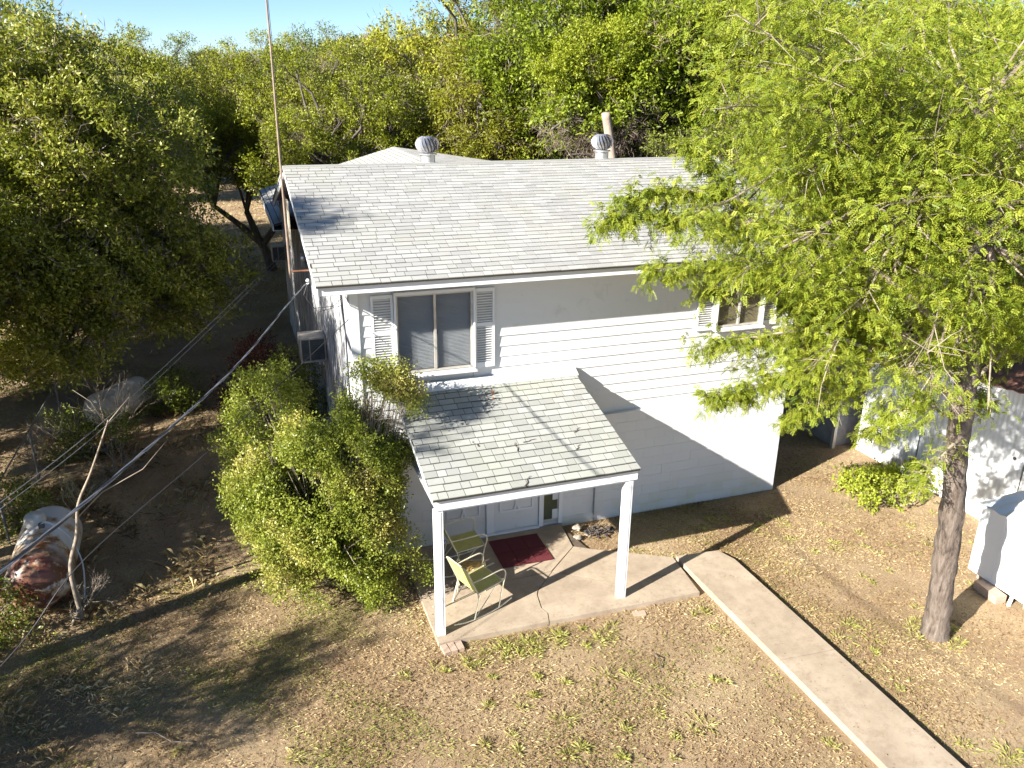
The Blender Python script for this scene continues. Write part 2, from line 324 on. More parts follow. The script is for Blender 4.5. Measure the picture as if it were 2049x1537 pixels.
# main roof
ze, oy, ox, zr, yr = 5.105, .557, .572, 6.356, 4.239
sl = (zr-ze)/(yr+oy); RL = math.hypot(yr+oy, zr-ze); an = math.atan(sl)
def rp(x, s, up=0, z0=ze, y0=-oy, a=an): # point on the roof slope
    return Vector((x, y0+s*math.cos(a)-up*math.sin(a), z0+s*math.sin(a)+up*math.cos(a)))
def deck(name, x0, x1, L, th, z0, y0, a, mat_, parent):
    vs = [rp(x, s, u, z0, y0, a) for u in (-th, -.010) for x, s in ((x0,0),(x1,0),(x1,L),(x0,L))]
    return MB().add(vs, [(0,3,2,1),(4,5,6,7),(0,1,5,4),(1,2,6,5),(2,3,7,6),(3,0,4,7)]).build(name, mat_, parent)
roof = deck('roof', -ox+.01, W_+ox-.01, RL, .035, ze, -oy, an, M['felt'], house)
def shingle_mesh(wd, ln): return None
ush = unit(M['shingle'], 'shingle'); ups = unit(M['pshingle'], 'porch_shingle')
def lay(x0, x1, L, rows, z0, y0, a, parent, um, nrows_part, name, wmin, wmax, seed, limit=300):
    r_ = random.Random(seed); e = L/rows; rest = MB(); cnt = 0
    for r in range(rows):
        s0 = r*e; x = x0 - r_.uniform(0, wmax); sag = .0
        while x < x1:
            wd = r_.choice((wmin, wmax, wmax, (wmin+wmax)/2)); a0, a1 = max(x, x0), min(x+wd, x1); x += wd
            if a1-a0 < .04: continue
            th = .010; c = rp((a0+a1)/2, s0+e/2-.004, -.003+r_.uniform(-.0015,.0015), z0, y0, a)
            sz = (a1-a0-.010, e-.022, th); tilt = a - .02 + r_.uniform(-.006,.006); jit = r_.uniform(-.004,.004)
            c = c + Vector((0, math.cos(a)*jit, math.sin(a)*jit))
            if r < nrows_part and cnt < limit:
                put(name, um, c, sz, parent, (tilt, 0, r_.uniform(-.003,.003))); cnt += 1
            else:
                ct, st = math.cos(tilt), math.sin(tilt)
                rest.obox(c, (sz[0]/2,0,0), (0,ct*sz[1]/2,st*sz[1]/2), (0,-st*th/2,ct*th/2))
    if rest.v: rest.build('remaining_shingles', um.materials[0], parent, kind='stuff')
lay(-ox, W_+ox, RL, 33, ze, -oy, an, roof, ush, 33, 'shingle', .15, .33, 3)
MB().bar(rp(-ox, RL+.0, -.012), rp(W_+ox, RL+.0, -.012), .2, .03).build('ridge_cap', M['shingle'], roof)
# back slope
bs = MB(); yb = 2*yr+oy+.0
bs.add([(-ox,yr,zr-.005),(W_+ox,yr,zr-.005),(W_+ox,yb,ze-.005),(-ox,yb,ze-.005),(-ox,yr,zr-.06),(W_+ox,yr,zr-.06),(W_+ox,yb,ze-.06),(-ox,yb,ze-.06)],[(3,2,1,0),(4,5,6,7),(0,1,5,4),(1,2,6,5),(2,3,7,6),(3,0,4,7)])
bs.build('back_roof_slope', M['shingle'], house)
# fascia, soffit, barge boards, gable
fa = MB().box((-ox+.03,-oy+.055,4.945),(W_+ox-.03,-oy+.085,5.088)).build('fascia', M['trim'], house)
MB().box((-ox+.04,-oy+.086,4.93),(W_+ox-.04,.13,4.944)).build('soffit', M['white'], house)
for x in (-ox+.015, W_+ox-.04):
    mb = MB(); vs = []
    for xx in (x, x+.024):
        vs += [(xx,-oy+.034,ze-.165),(xx,-oy+.034,ze-.04),(xx,yr,zr-.037),(xx,yb-.03,ze-.065),(xx,yb-.03,ze-.20),(xx,yr,zr-.19)]
    mb.add(vs, [(0,1,2,5),(5,2,3,4),(6,11,8,7),(11,10,9,8),(0,6,7,1),(1,7,8,2),(2,8,9,3),(3,9,10,4),(4,10,11,5),(5,11,6,0)]); mb.build('barge_board', M['trim'], house)
mb = MB()
for xx in (.0, W_-.2):
    mb.add([(xx,.15,4.93),(xx,D_-.1,4.93),(xx,yr,6.28),(xx+.18,.15,4.93),(xx+.18,D_-.1,4.93),(xx+.18,yr,6.28)], [(0,2,1),(3,4,5),(0,1,4,3),(1,2,5,4),(2,0,3,5)])
mb.build('gable_wall', M['beige'], house)
gp = MB()
for k in range(5):   # enclosed overhang under the rear half of the gable
    z0 = 4.46+k*.2; z1 = z0+.192; ya = 6.0; 
    ytop = min(9.0, yr+oy*0+(zr-.08-z1)/sl)
    if ytop > ya+.2: MB().box((-.43,ya,z0),(-.40,ytop,z1)).build('gable_board', M['beige'], house)
# porch roof
zf, zA, yP = 2.442, 3.104, -2.598
ap = math.atan((zA-zf)/-yP); PL = math.hypot(zA-zf, yP)
pr = deck('porch_roof', .626, 3.862, PL-.02, .04, zf, yP, ap, M['felt'], house)
lay(.616, 3.872, PL-.03, 17, zf, yP, ap, pr, ups, 17, 'porch_shingle', .14, .25, 5)
MB().add([(.6,.085,3.10),(3.89,.085,3.10),(3.89,-.11,3.085),(.6,-.11,3.085),(.6,.085,3.19),(3.89,.085,3.19),(3.89,.07,3.19),(.6,.07,3.19),(3.89,-.11,3.10),(.6,-.11,3.10)],[(0,1,2,3),(0,4,5,1),(3,2,8,9),(9,8,6,7),(4,7,6,5),(0,3,9,7,4),(1,5,6,8,2)]).build('flashing', M['trim'], pr)
MB().box((.66,-2.545,2.235),(3.85,-2.521,2.39)).build('fascia', M['trim'], pr)
MB().box((.68,-2.52,2.20),(3.80,-2.42,2.33)).build('beam', M['trim'], pr)
for x in (.632, 3.815):
    mb = MB(); vs = []
    for xx in (x, x+.028): vs += [rp(xx,.05,-.045,zf,yP,ap), rp(xx,PL-.08,-.045,zf,yP,ap), rp(xx,PL-.08,-.15,zf,yP,ap), rp(xx,.10,-.15,zf,yP,ap)]
    mb.add(vs, [(0,1,2,3),(4,7,6,5),(0,4,5,1),(1,5,6,2),(2,6,7,3),(3,7,4,0)]); mb.build('barge_board', M['trim'], pr)
MB().box((.68,-2.40,2.215),(3.80,-.02,2.23)).build('porch_ceiling', M['white'], pr)
for x in (.714, 3.73):
    s = .062
    mb = MB().box((x-s,-2.468-s,.083),(x+s,-2.468+s,2.21))
    mb.box((x-.03,-2.468-s-.005,.2),(x+.03,-2.468-s,2.2))
    mb.build('porch_post', M['trim'], house)
# rusted stub and twigs on porch roof
MB().tube([(2.22,-.36,3.02),(2.22,-.36,3.075)],.02,8).box((2.17,-.50,2.993),(2.20,-.47,3.01)).build('rusted_vent_stub', M['rust'], pr)
# wing behind
rr = MB(); A = (3.69,15,5.85); EL = (-.66,15,4.6); ER = (8.9,15,5.05); A2 = (3.69,8.2,5.85); EL2 = (-.62,8.2,4.6); ER2 = (8.9,8.2,5.05)
vs = [A, EL, ER, A2, EL2, ER2]; vs += [(a, b, c-.06) for a, b, c in vs]
rr.add(vs, [(0,3,4,1),(0,2,5,3),(6,7,10,9),(6,9,11,8),(0,1,7,6),(0,6,8,2),(3,9,10,4),(3,5,11,9),(1,4,10,7),(2,8,11,5)])
rrw = rr.build('rear_roof', M['felt'], house)
mb = MB(); r_ = random.Random(9)
for (P0, P1, Q) in ((Vector(EL2), Vector(EL), Vector(A)), (Vector(ER2), Vector(ER), Vector(A))):
    dx = (Q-P1); Ls = dx.length; dx.normalize(); up = Vector((0,1,0)).cross(dx).normalized(); up = up if up.z > 0 else -up
    n = int(Ls/.15)
    for r in range(n):
        yy = 8.2
        while yy < 15:
            wd = r_.uniform(.24,.44); wd = min(wd, 15-yy)
            c = P0 + dx*(r*.15+.07) + Vector((0, yy-8.2+wd/2, 0)) + up*.008
            mb.obox(c, (0,max(wd-.012,.01)/2,0), dx*.066, up*.005); yy += wd
mb.build('remaining_shingles', M['shingle'], rrw, kind='stuff')
MB().box((-.66,8.3,4.42),(-.635,15,4.58)).build('fascia', M['trim'], rrw)
MB().box((-.634,8.3,4.42),(.1,15,4.435)).build('soffit', M['white'], rrw)
# windows
def window(x0, x1, z0, z1, gl, kind):
    fr = MB(); f = .035; yy = .055
    fr.box((x0,yy,z0),(x1,yy+.05,z0+f)).box((x0,yy,z1-f),(x1,yy+.05,z1)).box((x0,yy,z0+f),(x0+f,yy+.05,z1-f)).box((x1-f,yy,z0+f),(x1,yy+.05,z1-f))
    fo = fr.build('window', M['frame'], house)
    xm = (x0+x1)/2
    MB().box((xm-.02,yy-.006,z0+f),(xm+.02,yy+.045,z1-f)).build('mullion', M['frame'], fo)
    for a, b in ((x0+f,xm-.02),(xm+.02,x1-f)): MB().box((a,yy+.02,z0+f),(b,yy+.024,z1-f)).build('pane', M['glass'], fo)
    if kind == 'blind':
        bm = MB(); z = z0+.05
        while z < z1-.05: bm.obox(((x0+x1)/2, yy+.05, z), ((x1-x0)/2-.04,0,0), (0,.010,-.007), (0,.0006,.001)); z += .024
        bm.build('blind', M['blind'], fo, kind='stuff'); MB().box((x0,yy+.075,z0),(x1,yy+.085,z1)).build('backing', M['blind'], fo)
    else: MB().box((x0+.01,yy+.05,z0+.02),(x1-.01,yy+.055,z1-.02)).build('roller_shade', M['tan'], fo)
    # casing reveals and sill, standing proud of the boards
    cs = MB(); t_ = .028
    cs.box((x0-t_,-.0,z0),(x0,.14,z1)).box((x1,-.0,z0),(x1+t_,.14,z1)).box((x0-t_,0,z1),(x1+t_,.14,z1+.05))
    cs.build('casing', M['trim'], fo)
    MB().add([(x0-.05,-.05,z0-.055),(x1+.05,-.05,z0-.055),(x1+.05,.14,z0-.055),(x0-.05,.14,z0-.055),(x0-.05,-.05,z0-.03),(x1+.05,-.05,z0-.03),(x1+.05,.14,z0-.002),(x0-.05,.14,z0-.002)],[(0,3,2,1),(4,5,6,7),(0,1,5,4),(1,2,6,5),(2,3,7,6),(3,0,4,7)]).build('sill', M['trim'], fo)
window(.71, 2.0, 3.39, 4.73, M['glass'], 'blind'); window(6.72, 7.70, 3.66, 4.66, M['glass'], 'shade')
sm = None
def shutter(x0, x1, z0, z1):
    global sm
    y1 = .108; y0 = .072; s = .038; zm = z0+(z1-z0)*.55
    fr = MB().box((x0,y0,z0),(x0+s,y1,z1)).box((x1-s,y0,z0),(x1,y1,z1)).box((x0+s,y0,z0),(x1-s,y1,z0+.09)).box((x0+s,y0,z1-.06),(x1-s,y1,z1)).box((x0+s,y0,zm-.03),(x1-s,y1,zm+.03))
    fo = fr.build('shutter', M['trim'], house)
    if sm is None: sm = MB().obox((0,0,0),(.5,0,0),(0,.014,-.012),(0,.003,.0035)).mesh('slat'); sm.materials.append(M['trim'])
    for a, b in ((z0+.09, zm-.03), (zm+.03, z1-.06)):
        n = int((b-a)/.042)
        for k in range(n): put('slat', sm, ((x0+x1)/2, .090, a+(k+.5)*(b-a)/n), (x1-x0-2*s, 1, 1), fo)
    MB().box((x0+s,.104,z0+.09),(x1-s,.107,z1-.06)).build('backing', M['frame'], fo)
shutter(.32,.675,3.36,4.74); shutter(2.04,2.39,3.36,4.74); shutter(6.32,6.675,3.62,4.70); shutter(7.75,8.08,3.62,4.70)
# doors under the porch
def door(x0, x1, hinge):
    d = MB().box((x0,.004,.13),(x1,.028,2.12)).build('door', M['white'], house)
    cx, cz = (x0+x1)/2, 1.25; hw, hh = (x1-x0)/2-.12, .72
    for a, b in (((cx-hw,cz-hh),(cx+hw,cz-hh)),((cx-hw,cz+hh),(cx+hw,cz+hh)),((cx-hw,cz-hh),(cx-hw,cz+hh)),((cx+hw,cz-hh),(cx+hw,cz+hh)),
                 ((cx-hw,cz-.36),(cx+.05,cz+hh)),((cx-.05,cz-hh),(cx+hw,cz+.36)),((cx-hw,cz+.36),(cx+.05,cz-hh)),((cx-.05,cz+hh),(cx+hw,cz-.36))):
        MB().bar((a[0],-.008+rs.uniform(-.002,.002),a[1]),(b[0],-.008,b[1]),.035,.022,(0,1,0)).build('door_moulding', M['trim'], d)
    MB().lathe([(0,0),(.012,0),(.012,.03),(.03,.045),(.03,.06),(.0,.075)],10,Matrix.Translation((x1-.07 if hinge else x0+.07,.004,1.0)) @ Matrix.Rotation(R(90),4,'X')).build('handle', M['frame'], d)
door(1.36, 2.20, 0); door(2.36, 3.23, 1)
fr = MB()
for a, b in ((1.26,1.35),(2.21,2.35),(3.24,3.325),(3.635,3.71)): fr.box((a,-.03,.09),(b,.028,2.16))
fr.box((1.26,-.03,2.161),(3.71,.028,2.2)); fr.build('door_frame', M['trim'], house)
MB().box((1.35,-.06,.085),(3.24,.028,.125)).build('threshold', M['trim'], house)
sd = MB().box((3.33,.004,.13),(3.63,.028,.20)).box((3.33,.004,2.08),(3.63,.028,2.14)).box((3.33,.004,.20),(3.345,.028,2.08)).box((3.615,.004,.20),(3.63,.028,2.08)).build('sidelight', M['frame'], house)
MB().box((3.345,.006,.20),(3.615,.010,2.08)).build('pane', M['glass'], sd); M['olive'] = simple('olive_curtain', (.13,.14,.09), (.20,.19,.08), 2, .8)
MB().box((3.34,.016,.19),(3.62,.022,2.09)).build('curtain', M['olive'], sd)
MB().tube([(4.36,-.02,2.2),(4.36,-.02,.1),(4.37,-.03,.02)],.014,6).build('conduit', M['cable'], house)
# roof ventilators
def vent(x):
    v = MB().lathe([(.15,0),(.15,.20),(.19,.20),(.19,.225),(.0,.225)],24,Matrix.Translation((x,4.36,6.31))).build('roof_ventilator', M['galv'], house, smooth=False)
    MB().lathe([(0,-.15),(.10,-.13),(.165,-.05),(.175,.03),(.13,.11),(0,.15)],16,Matrix.Translation((x,4.36,6.71))).build('shade_core', M['char'], v)  # dark body added inside, puts the shade between the fins into colour
    n = 18
    for k in range(n):
        mb = MB(); a0 = 2*math.pi*k/n; st = []
        for i in range(9):
            t = i/8; ph = t*math.pi*.86+.12; r = .235*math.sin(ph)**.75+.01; z = 6.54+.17*(1-math.cos(ph))
            tw = a0-.75*t; st.append(((x+r*math.cos(tw), 4.36+r*math.sin(tw), z), (x+r*.86*math.cos(tw+.20), 4.36+r*.86*math.sin(tw+.20), z)))
        for i in range(9): mb.v += [st[i][0], st[i][1]]
        for i in range(8): mb.f.append((2*i,2*i+1,2*i+3,2*i+2))
        mb.build('fin', M['galv'], v, smooth=True)
    MB().lathe([(.0,.335),(.07,.33),(.085,.31),(.0,.305)],16,Matrix.Translation((x,4.36,6.53))).build('cap', M['galv'], v)
vent(2.33); vent(6.25)

# ------------------------------------------------------------ things on and by the house
def ac(loc, sz, label):
    t = thing('air_conditioner', label, 'air conditioner', loc, 0, 'window air conditioners in the left wall'); w_, d_, h_ = sz
    MB().box((-w_,0,0),(0,d_,.03)).box((-w_,0,h_-.03),(0,d_,h_)).box((-w_,0,.031),(-w_+.03,d_,h_-.031)).box((-w_+.031,.03,.031),(-.001,d_,h_-.031)).box((-.03,0,.031),(-.0,.029,h_-.031)).box((-w_+.18,-.0,.031),(-w_+.2,.029,h_-.031)).build('casing', M['acbody'], t)
    MB().box((-w_+.031,.022,.04),(-.031,.028,h_-.04)).build('grille', M['grille'], t)
    for k in range(9):
        MB().box((-w_+.031,.012,.06+k*(h_-.12)/9),(-.031,.018,.068+k*(h_-.12)/9)).build('fin', M['grille'], t)
ac((-.03,3.95,2.42), (.52,.55,.52), 'rusty boxy air conditioner sticking out of the side wall above the tall bush')
ac((-.03,14.6,2.35), (.42,.5,.5), 'small pale air conditioner far back on the side wall near the oak trunk')
t = thing('electric_meter', 'small grey electric meter box on the weathered side wall', 'meter', (-.03,7.4,3.7))
MB().box((-.1,0,0),(0,.2,.32)).build('box', M['acbody'], t); MB().lathe([(.0,.09),(.06,.08),(.07,.0)],12,Matrix.Translation((-.05,-.0,.2)) @ Matrix.Rotation(R(90),4,'X')).build('dial', M['galv'], t)
# antenna mast
t = thing('antenna_mast', 'tall rusty metal mast strapped to the left gable and rising out of the picture', 'mast', (-.60,4.3,4.15))
MB().tube([(0,0,0),(.0,.0,2.2),(.01,-.02,4.2),(.0,-.03,6.6)],[.022,.021,.018,.016],8).build('pole', M['rust_pole'] if 'rust_pole' in M else M['rust'], t)
MB().tube([(.03,.02,.2),(.035,.0,2.4),(.05,-.02,4),(.03,-.03,5.5)],.005,5).build('antenna_wire', M['black'], t)
MB().box((.02,-.015,.12),(.60,.015,.145)).build('bracket', M['rust'], t)
# cables
def sagline(pts, n=24):
    out = []
    pts = [Vector(q) for q in pts]
    for i in range(len(pts)-1):
        p0 = pts[max(i-1,0)]; p1 = pts[i]; p2 = pts[i+1]; p3 = pts[min(i+2,len(pts)-1)]
        for k in range(n):
            u = k/n; out.append(.5*((2*p1)+(-p0+p2)*u+(2*p0-5*p1+4*p2-p3)*u*u+(-p0+3*p1-3*p2+p3)*u**3))
    out.append(pts[-1]); return out
cp = sagline([(-.60,.26,5.0),(-1.0,-1.2,5.06),(-1.69,-3.88,5.18),(-2.31,-6.31,5.44),(-2.90,-8.9,5.87),(-3.5,-11.4,6.4),(-4.2,-14.2,7.05),(-5.0,-17.2,7.75),(-5.6,-19.8,8.4)], 34)
t = thing('service_cable', 'thick twisted grey service cable running from the roof corner to the lower left', 'cable', (0,0,0))
for k, (c_, r_) in enumerate(((M['black'],.0055),(M['cable'],.0055),(M['cable'],.005))):
    q = []; 
    for i, v in enumerate(cp): a = i*.45+k*2.09; q.append(v+Vector((math.cos(a)*.0065, .0, math.sin(a)*.0065)))
    MB().tube(q, r_, 5).build('strand', c_, t)
up_ = thing('utility_pole', 'wooden utility pole beyond the front yard carrying the service cable', 'utility pole', (-5.7,-19.95,0)); MB().tube([(0,0,-.1),(0,0,9)],[.16,.12],12).build('pole', M['bark'], up_); MB().box((-.9,-.05,8.55),(.9,.05,8.68)).build('crossarm', M['bark'], up_)
def wire(name, label, pts, r, m_):
    o = MB().tube(sagline(pts, 10), r, 5).build(name, m_); o['label'] = label; o['category'] = 'wire'; return o
wire('phone_wire', 'thin dark wire running from the front left house corner down over the bush', [(-.04,-.0,4.42),(-2.06,-2.4,3.66),(-3.46,-4.0,3.2),(-4.16,-4.7,2.62),(-5.6,-6.2,1.9)], .006, M['black'])
wire('overhead_wire', 'upper of two thin parallel wires crossing the shade left of the thick cable', [(-4.50,-2.77,3.36),(-3.72,-.4,3.27),(-2.35,4,3.3),(-.1,9.5,3.9)], .005, M['cable'])
wire('overhead_wire', 'lower of two thin parallel wires crossing the shade left of the thick cable', [(-4.50,-2.77,3.29),(-3.72,-.4,3.18),(-2.35,4,3.2),(-.1,9.5,3.8)], .004, M['cable'])
t = thing('cable_anchor', 'white insulator and looped wires where the service cable meets the rake', 'insulator', (-.60,.26,5.0))
MB().lathe([(0,-.04),(.03,-.035),(.02,-.01),(.035,.01),(.02,.04),(0,.045)],10).build('insulator', M['trim'], t)
MB().tube([(0,0,0),(-.08,-.02,-.2),(.05,-.05,-.42),(.35,-.1,-.40),(.5,.0,-.3)],.006,5).tube([(0,0,0),(-.04,.05,-.3),(.12,0,-.5),(.5,.1,-.45)],.005,5).build('drip_loop', M['black'], t)
# mat
t = thing('doormat', 'dark red doormat of six rubber tiles in front of the right door', 'doormat', (2.17,-1.12,.081), R(-.8))
um = unit(M['mat_red'], 'mat_tile')
for i in range(3):
    for j in range(2): put('mat_tile', um, (.155+i*.312,.225+j*.447,.008), (.305,.44,.016), t)
# chairs
def chair(loc, rz, label, m_seat):
    t = thing('rocking_chair', label, 'rocking chair', loc, rz, 'yellow metal rocking chairs on the patio')
    MB().add([(-.02,-.25,.43),(.46,-.25,.47),(.46,.25,.47),(-.02,.25,.43),(-.02,-.25,.418),(.46,-.25,.458),(.46,.25,.458),(-.02,.25,.418)],[(0,1,2,3),(7,6,5,4),(0,4,5,1),(1,5,6,2),(2,6,7,3),(3,7,4,0)]).build('seat', m_seat, t)
    MB().add([(-.04,-.24,.46),(-.22,-.24,.90),(-.22,.24,.90),(-.04,.24,.46),(-.052,-.24,.46),(-.232,-.24,.90),(-.232,.24,.90),(-.052,.24,.46)],[(0,1,2,3),(7,6,5,4),(0,4,5,1),(1,5,6,2),(2,6,7,3),(3,7,4,0)]).build('backrest', m_seat, t)
    mb = MB().tube([(-.02,-.26,.44),(.47,-.26,.475),(.47,.26,.475),(-.02,.26,.44)],.011,6)
    for y in (-.25,-.08,.08,.25)[1:3]: mb.tube([(-.02,y,.41),(.46,y,.45)],.005,5)
    mb.build('seat_frame', M['cream'], t)
    MB().tube([(.0,-.27,.30),(-.04,-.27,.46),(-.235,-.265,.92),(-.245,-.2,.945),(-.245,.2,.945),(-.235,.265,.92),(-.04,.27,.46),(0,.27,.30)],.011,6).build('back_frame', M['cream'], t)
    for y in (-.29,.29):
        MB().tube(sagline([(-.13,y*.93,.68),(.1,y,.70),(.36,y,.715),(.46,y,.69),(.495,y,.60),(.46,y,.47)],4),.012,6).build('arm', M['cream'], t)
        MB().tube(sagline([(-.50,y,.10),(-.25,y,.035),(.05,y,.014),(.35,y,.03),(.62,y,.10)],6),.012,6).build('rocker', M['cream'], t)
        MB().tube([(.46,y,.47),(.36,y,.03)],.011,6).build('leg', M['cream'], t); MB().tube([(0,y,.43),(-.12,y,.02)],.011,6).build('leg', M['cream'], t)
        MB().tube([(.30,y,.46),(-.10,y,.04)],.008,6).build('brace', M['cream'], t)
    return t
chair((1.30,-2.02,.082), R(20), 'yellow rocking chair nearest the lawn, sitting in the sun beside the left post', M['yellow'])
chair((1.38,-.80,.082), R(4), 'yellow rocking chair near the left door, seat dappled with leaf shade', M['yellow'])
t = thing('side_table', 'low brown mesh table between the two yellow rocking chairs', 'table', (1.52,-1.38,.082), R(-16))
MB().box((-.22,-.2,.31),(.22,.2,.325)).build('top', M['brownmesh'], t)
MB().tube([(-.23,-.21,.318),(.23,-.21,.318),(.23,.21,.318),(-.23,.21,.318),(-.23,-.21,.318)],.011,6).build('rim', M['cream'], t)
for x in (-.2,.2):
    for y in (-.18,.18): MB().tube([(x,y,.31),(x*1.15,y*1.15,0)],.009,6).build('leg', M['cream'], t)
# bricks, stones
tb = None
for i, (x, y, a, lb) in enumerate(((.70,-2.80,8,'leftmost of three bricks lying against the patio edge'),(.81,-2.79,4,'middle of three bricks lying against the patio edge'),(.92,-2.775,2,'rightmost of three bricks lying against the patio edge'),(3.86,-2.90,78,'single brick sunk in the soil by the patio right of the post'))):
    t = MB().box((-.048,-.1,-.02),(.048,.1,.05 if i < 3 else .02)).build('brick', M['brick'], None, label=lb, category='brick'); t.location = (x,y,.01); t.rotation_euler = (0,0,R(a)); t['group'] = 'loose bricks by the patio'
def rock(x, y, r, label, m_, name='stone', sq=.6, rz=0, z=None, cat='stone'):
    import bmesh
    bm = bmesh.new(); bmesh.ops.create_icosphere(bm, subdivisions=3, radius=r); k = rs.uniform(0,50)
    for v in bm.verts:
        n = v.co.normalized(); f = 1+.18*math.sin(n.x*3+k)+.13*math.sin(n.y*5+k*2)+.1*math.sin(n.z*4+k+n.x*3); v.co = Vector((v.co.x*f*1.35, v.co.y*f*.9, v.co.z*f*sq))
    me = bpy.data.meshes.new(name); bm.to_mesh(me); bm.free()
    o = link(name, me, m_, None, label=label, category=cat); o.location = (x, y, r*sq*.6 if z is None else z); o.rotation_euler = (0,0,rz); return o
rock(3.92,-.28,.085,'pale stone against the wall at the back corner of the patio',M['stone'],rz=1.4,z=.09)
rock(3.82,-.55,.075,'small pale stone beside the patio edge near the ashes',M['stone'],rz=.5,z=.05)
rock(4.03,-.45,.05,'smallest stone next to the dark ash heap',M['stone'],rz=.5)
mb = MB()
for k in range(46):
    a = rs.uniform(0,6.3); r = rs.random()**.6*.26; x = 4.27+r*math.cos(a)*1.2; y = -.48+r*math.sin(a)*.7; th = rs.uniform(0,6.3); l = rs.uniform(.05,.14)
    mb.tube([(x,y,.03+rs.random()*.06),(x+l*math.cos(th),y+l*math.sin(th),.03+rs.random()*.08)],[rs.uniform(.012,.022),.008],5)
mb.build('ash_heap', M['char'], None, label='heap of charred black sticks beside the patio corner', category='ash heap')
# sheds at the right
shed = thing('metal_shed', 'white corrugated metal shed with red brown roof behind the leaning trunk', 'shed', (11.55,1.0,0))
def corr(y0, y1, z0, zt0, zt1, x, pitch=.1, amp=.012):
    mb = MB(); n = int(abs(y1-y0)/(pitch/4)); 
    for i in range(n+1):
        t_ = i/n; y = y0+(y1-y0)*t_; d = amp*(1 if (i//2) % 2 else -1); mb.v += [(x+d, y, z0), (x+d, y, zt0+(zt1-zt0)*t_), (x+d+.02, y, z0), (x+d+.02, y, zt0+(zt1-zt0)*t_)]
    for i in range(n): a = i*4; mb.f += [(a,a+1,a+5,a+4),(a+2,a+6,a+7,a+3),(a+1,a+3,a+7,a+5)]
    return mb
M['shedw'] = m_paint('shed_white', (.78,.79,.80), (.66,.66,.66), .62)
corr(0,-1.6,0,2.45,2.60,0).build('wall_panel', M['shedw'], shed); corr(-2.55,-5.2,0,2.70,2.95,0).build('wall_panel', M['shedw'], shed)
dr = corr(-1.62,-2.53,.03,2.3,2.3,.01,.15,.008).build('door', M['shedw'], shed); MB().lathe([(0,0),(.02,0),(.03,.03),(0,.05)],10,Matrix.Translation((-.0,-1.70,1.15)) @ Matrix.Rotation(R(-90),4,'Y')).build('knob', M['char'], dr)
MB().box((-.01,-2.54,2.31),(.02,-1.61,2.69)).build('wall_panel', M['shedw'], shed)
dr = corr(-3.70,-4.6,.03,2.3,2.3,-.02,.15,.008).build('door', M['shedw'], shed); MB().lathe([(0,0),(.02,0),(.035,.03),(0,.05)],10,Matrix.Translation((-.03,-3.78,1.55)) @ Matrix.Rotation(R(-90),4,'Y')).build('knob', M['char'], dr)
MB().box((.0,.0,0),(3.2,.05,2.5)).build('end_wall', M['shedw'], shed); MB().box((-.03,-.02,0),(.02,.04,2.5)).build('corner_trim', M['trim'], shed)
mb = MB(); n = 44
for i in range(n+1):
    y = .15-5.5*i/n; d = .012*(1 if i % 2 else -1); zz = 2.5+.085*(-y); mb.v += [(-.12,y,zz+d),(1.6,y,zz+.30+d),(3.3,y,zz-.05+d)]
for i in range(n): a = i*3; mb.f += [(a,a+3,a+4,a+1),(a+1,a+4,a+5,a+2)]
o = mb.build('roof', M['redroof'], shed); sd_ = o.modifiers.new('thick','SOLIDIFY'); sd_.thickness = .02
lean = thing('shaded_shed_end', 'rear stretch of the white shed with the house shadow put into its dark grey walls', 'shed', (11.1,1.35,0))
MB().box((0,.0,0),(3,6.5,2.1)).build('wall', M['shadewall'], lean); MB().box((-.15,-.05,2.11),(3.2,6.6,2.17)).build('roof', M['felt'], lean); MB().box((-.10,-.12,0),(-.02,-.04,2.3)).build('post', M['frame'], lean)
box = thing('metal_locker', 'low white metal cabinet with corrugated lid striped by the trunk shadow', 'cabinet', (9.73,-3.74,0))
MB().box((0,-2.6,.17),(1.0,0,1.42)).build('body', M['shedw'], box)
for k in range(9): MB().box((-.008,-.16-k*.29,.18),(-.0005,-.13-k*.29,1.41)).build('rib', M['shedw'], box)
mb = MB(); n = 26
for i in range(n+1):
    y = .06-2.75*i/n; d = .014*(1 if i % 2 else -1); mb.v += [(-.06,y,1.44+d),(1.1,y,1.52+d)]
for i in range(n): a = i*2; mb.f.append((a,a+2,a+3,a+1))
o = mb.build('lid', M['shedw'], box); sd_ = o.modifiers.new('thick','SOLIDIFY'); sd_.thickness = .02
for y in (-.85,-1.45): MB().tube([(.03,y,.17),(-.05,y-.03,.0)],.03,8).build('leg', M['shedw'], box)
t = MB().box((-.1,-.24,0),(.1,.24,.15)).build('stone_block', M['brick'], None, label='tan concrete block under the edge of the white metal cabinet', category='block'); t.location = (9.62,-4.30,.01); t.rotation_euler = (0,0,R(-6))
for k in range(3): 
    MB().box((.12,-.3-k*.9,0),(.4,-.1-k*.9,.168)).build('foot', M['stone'], box)
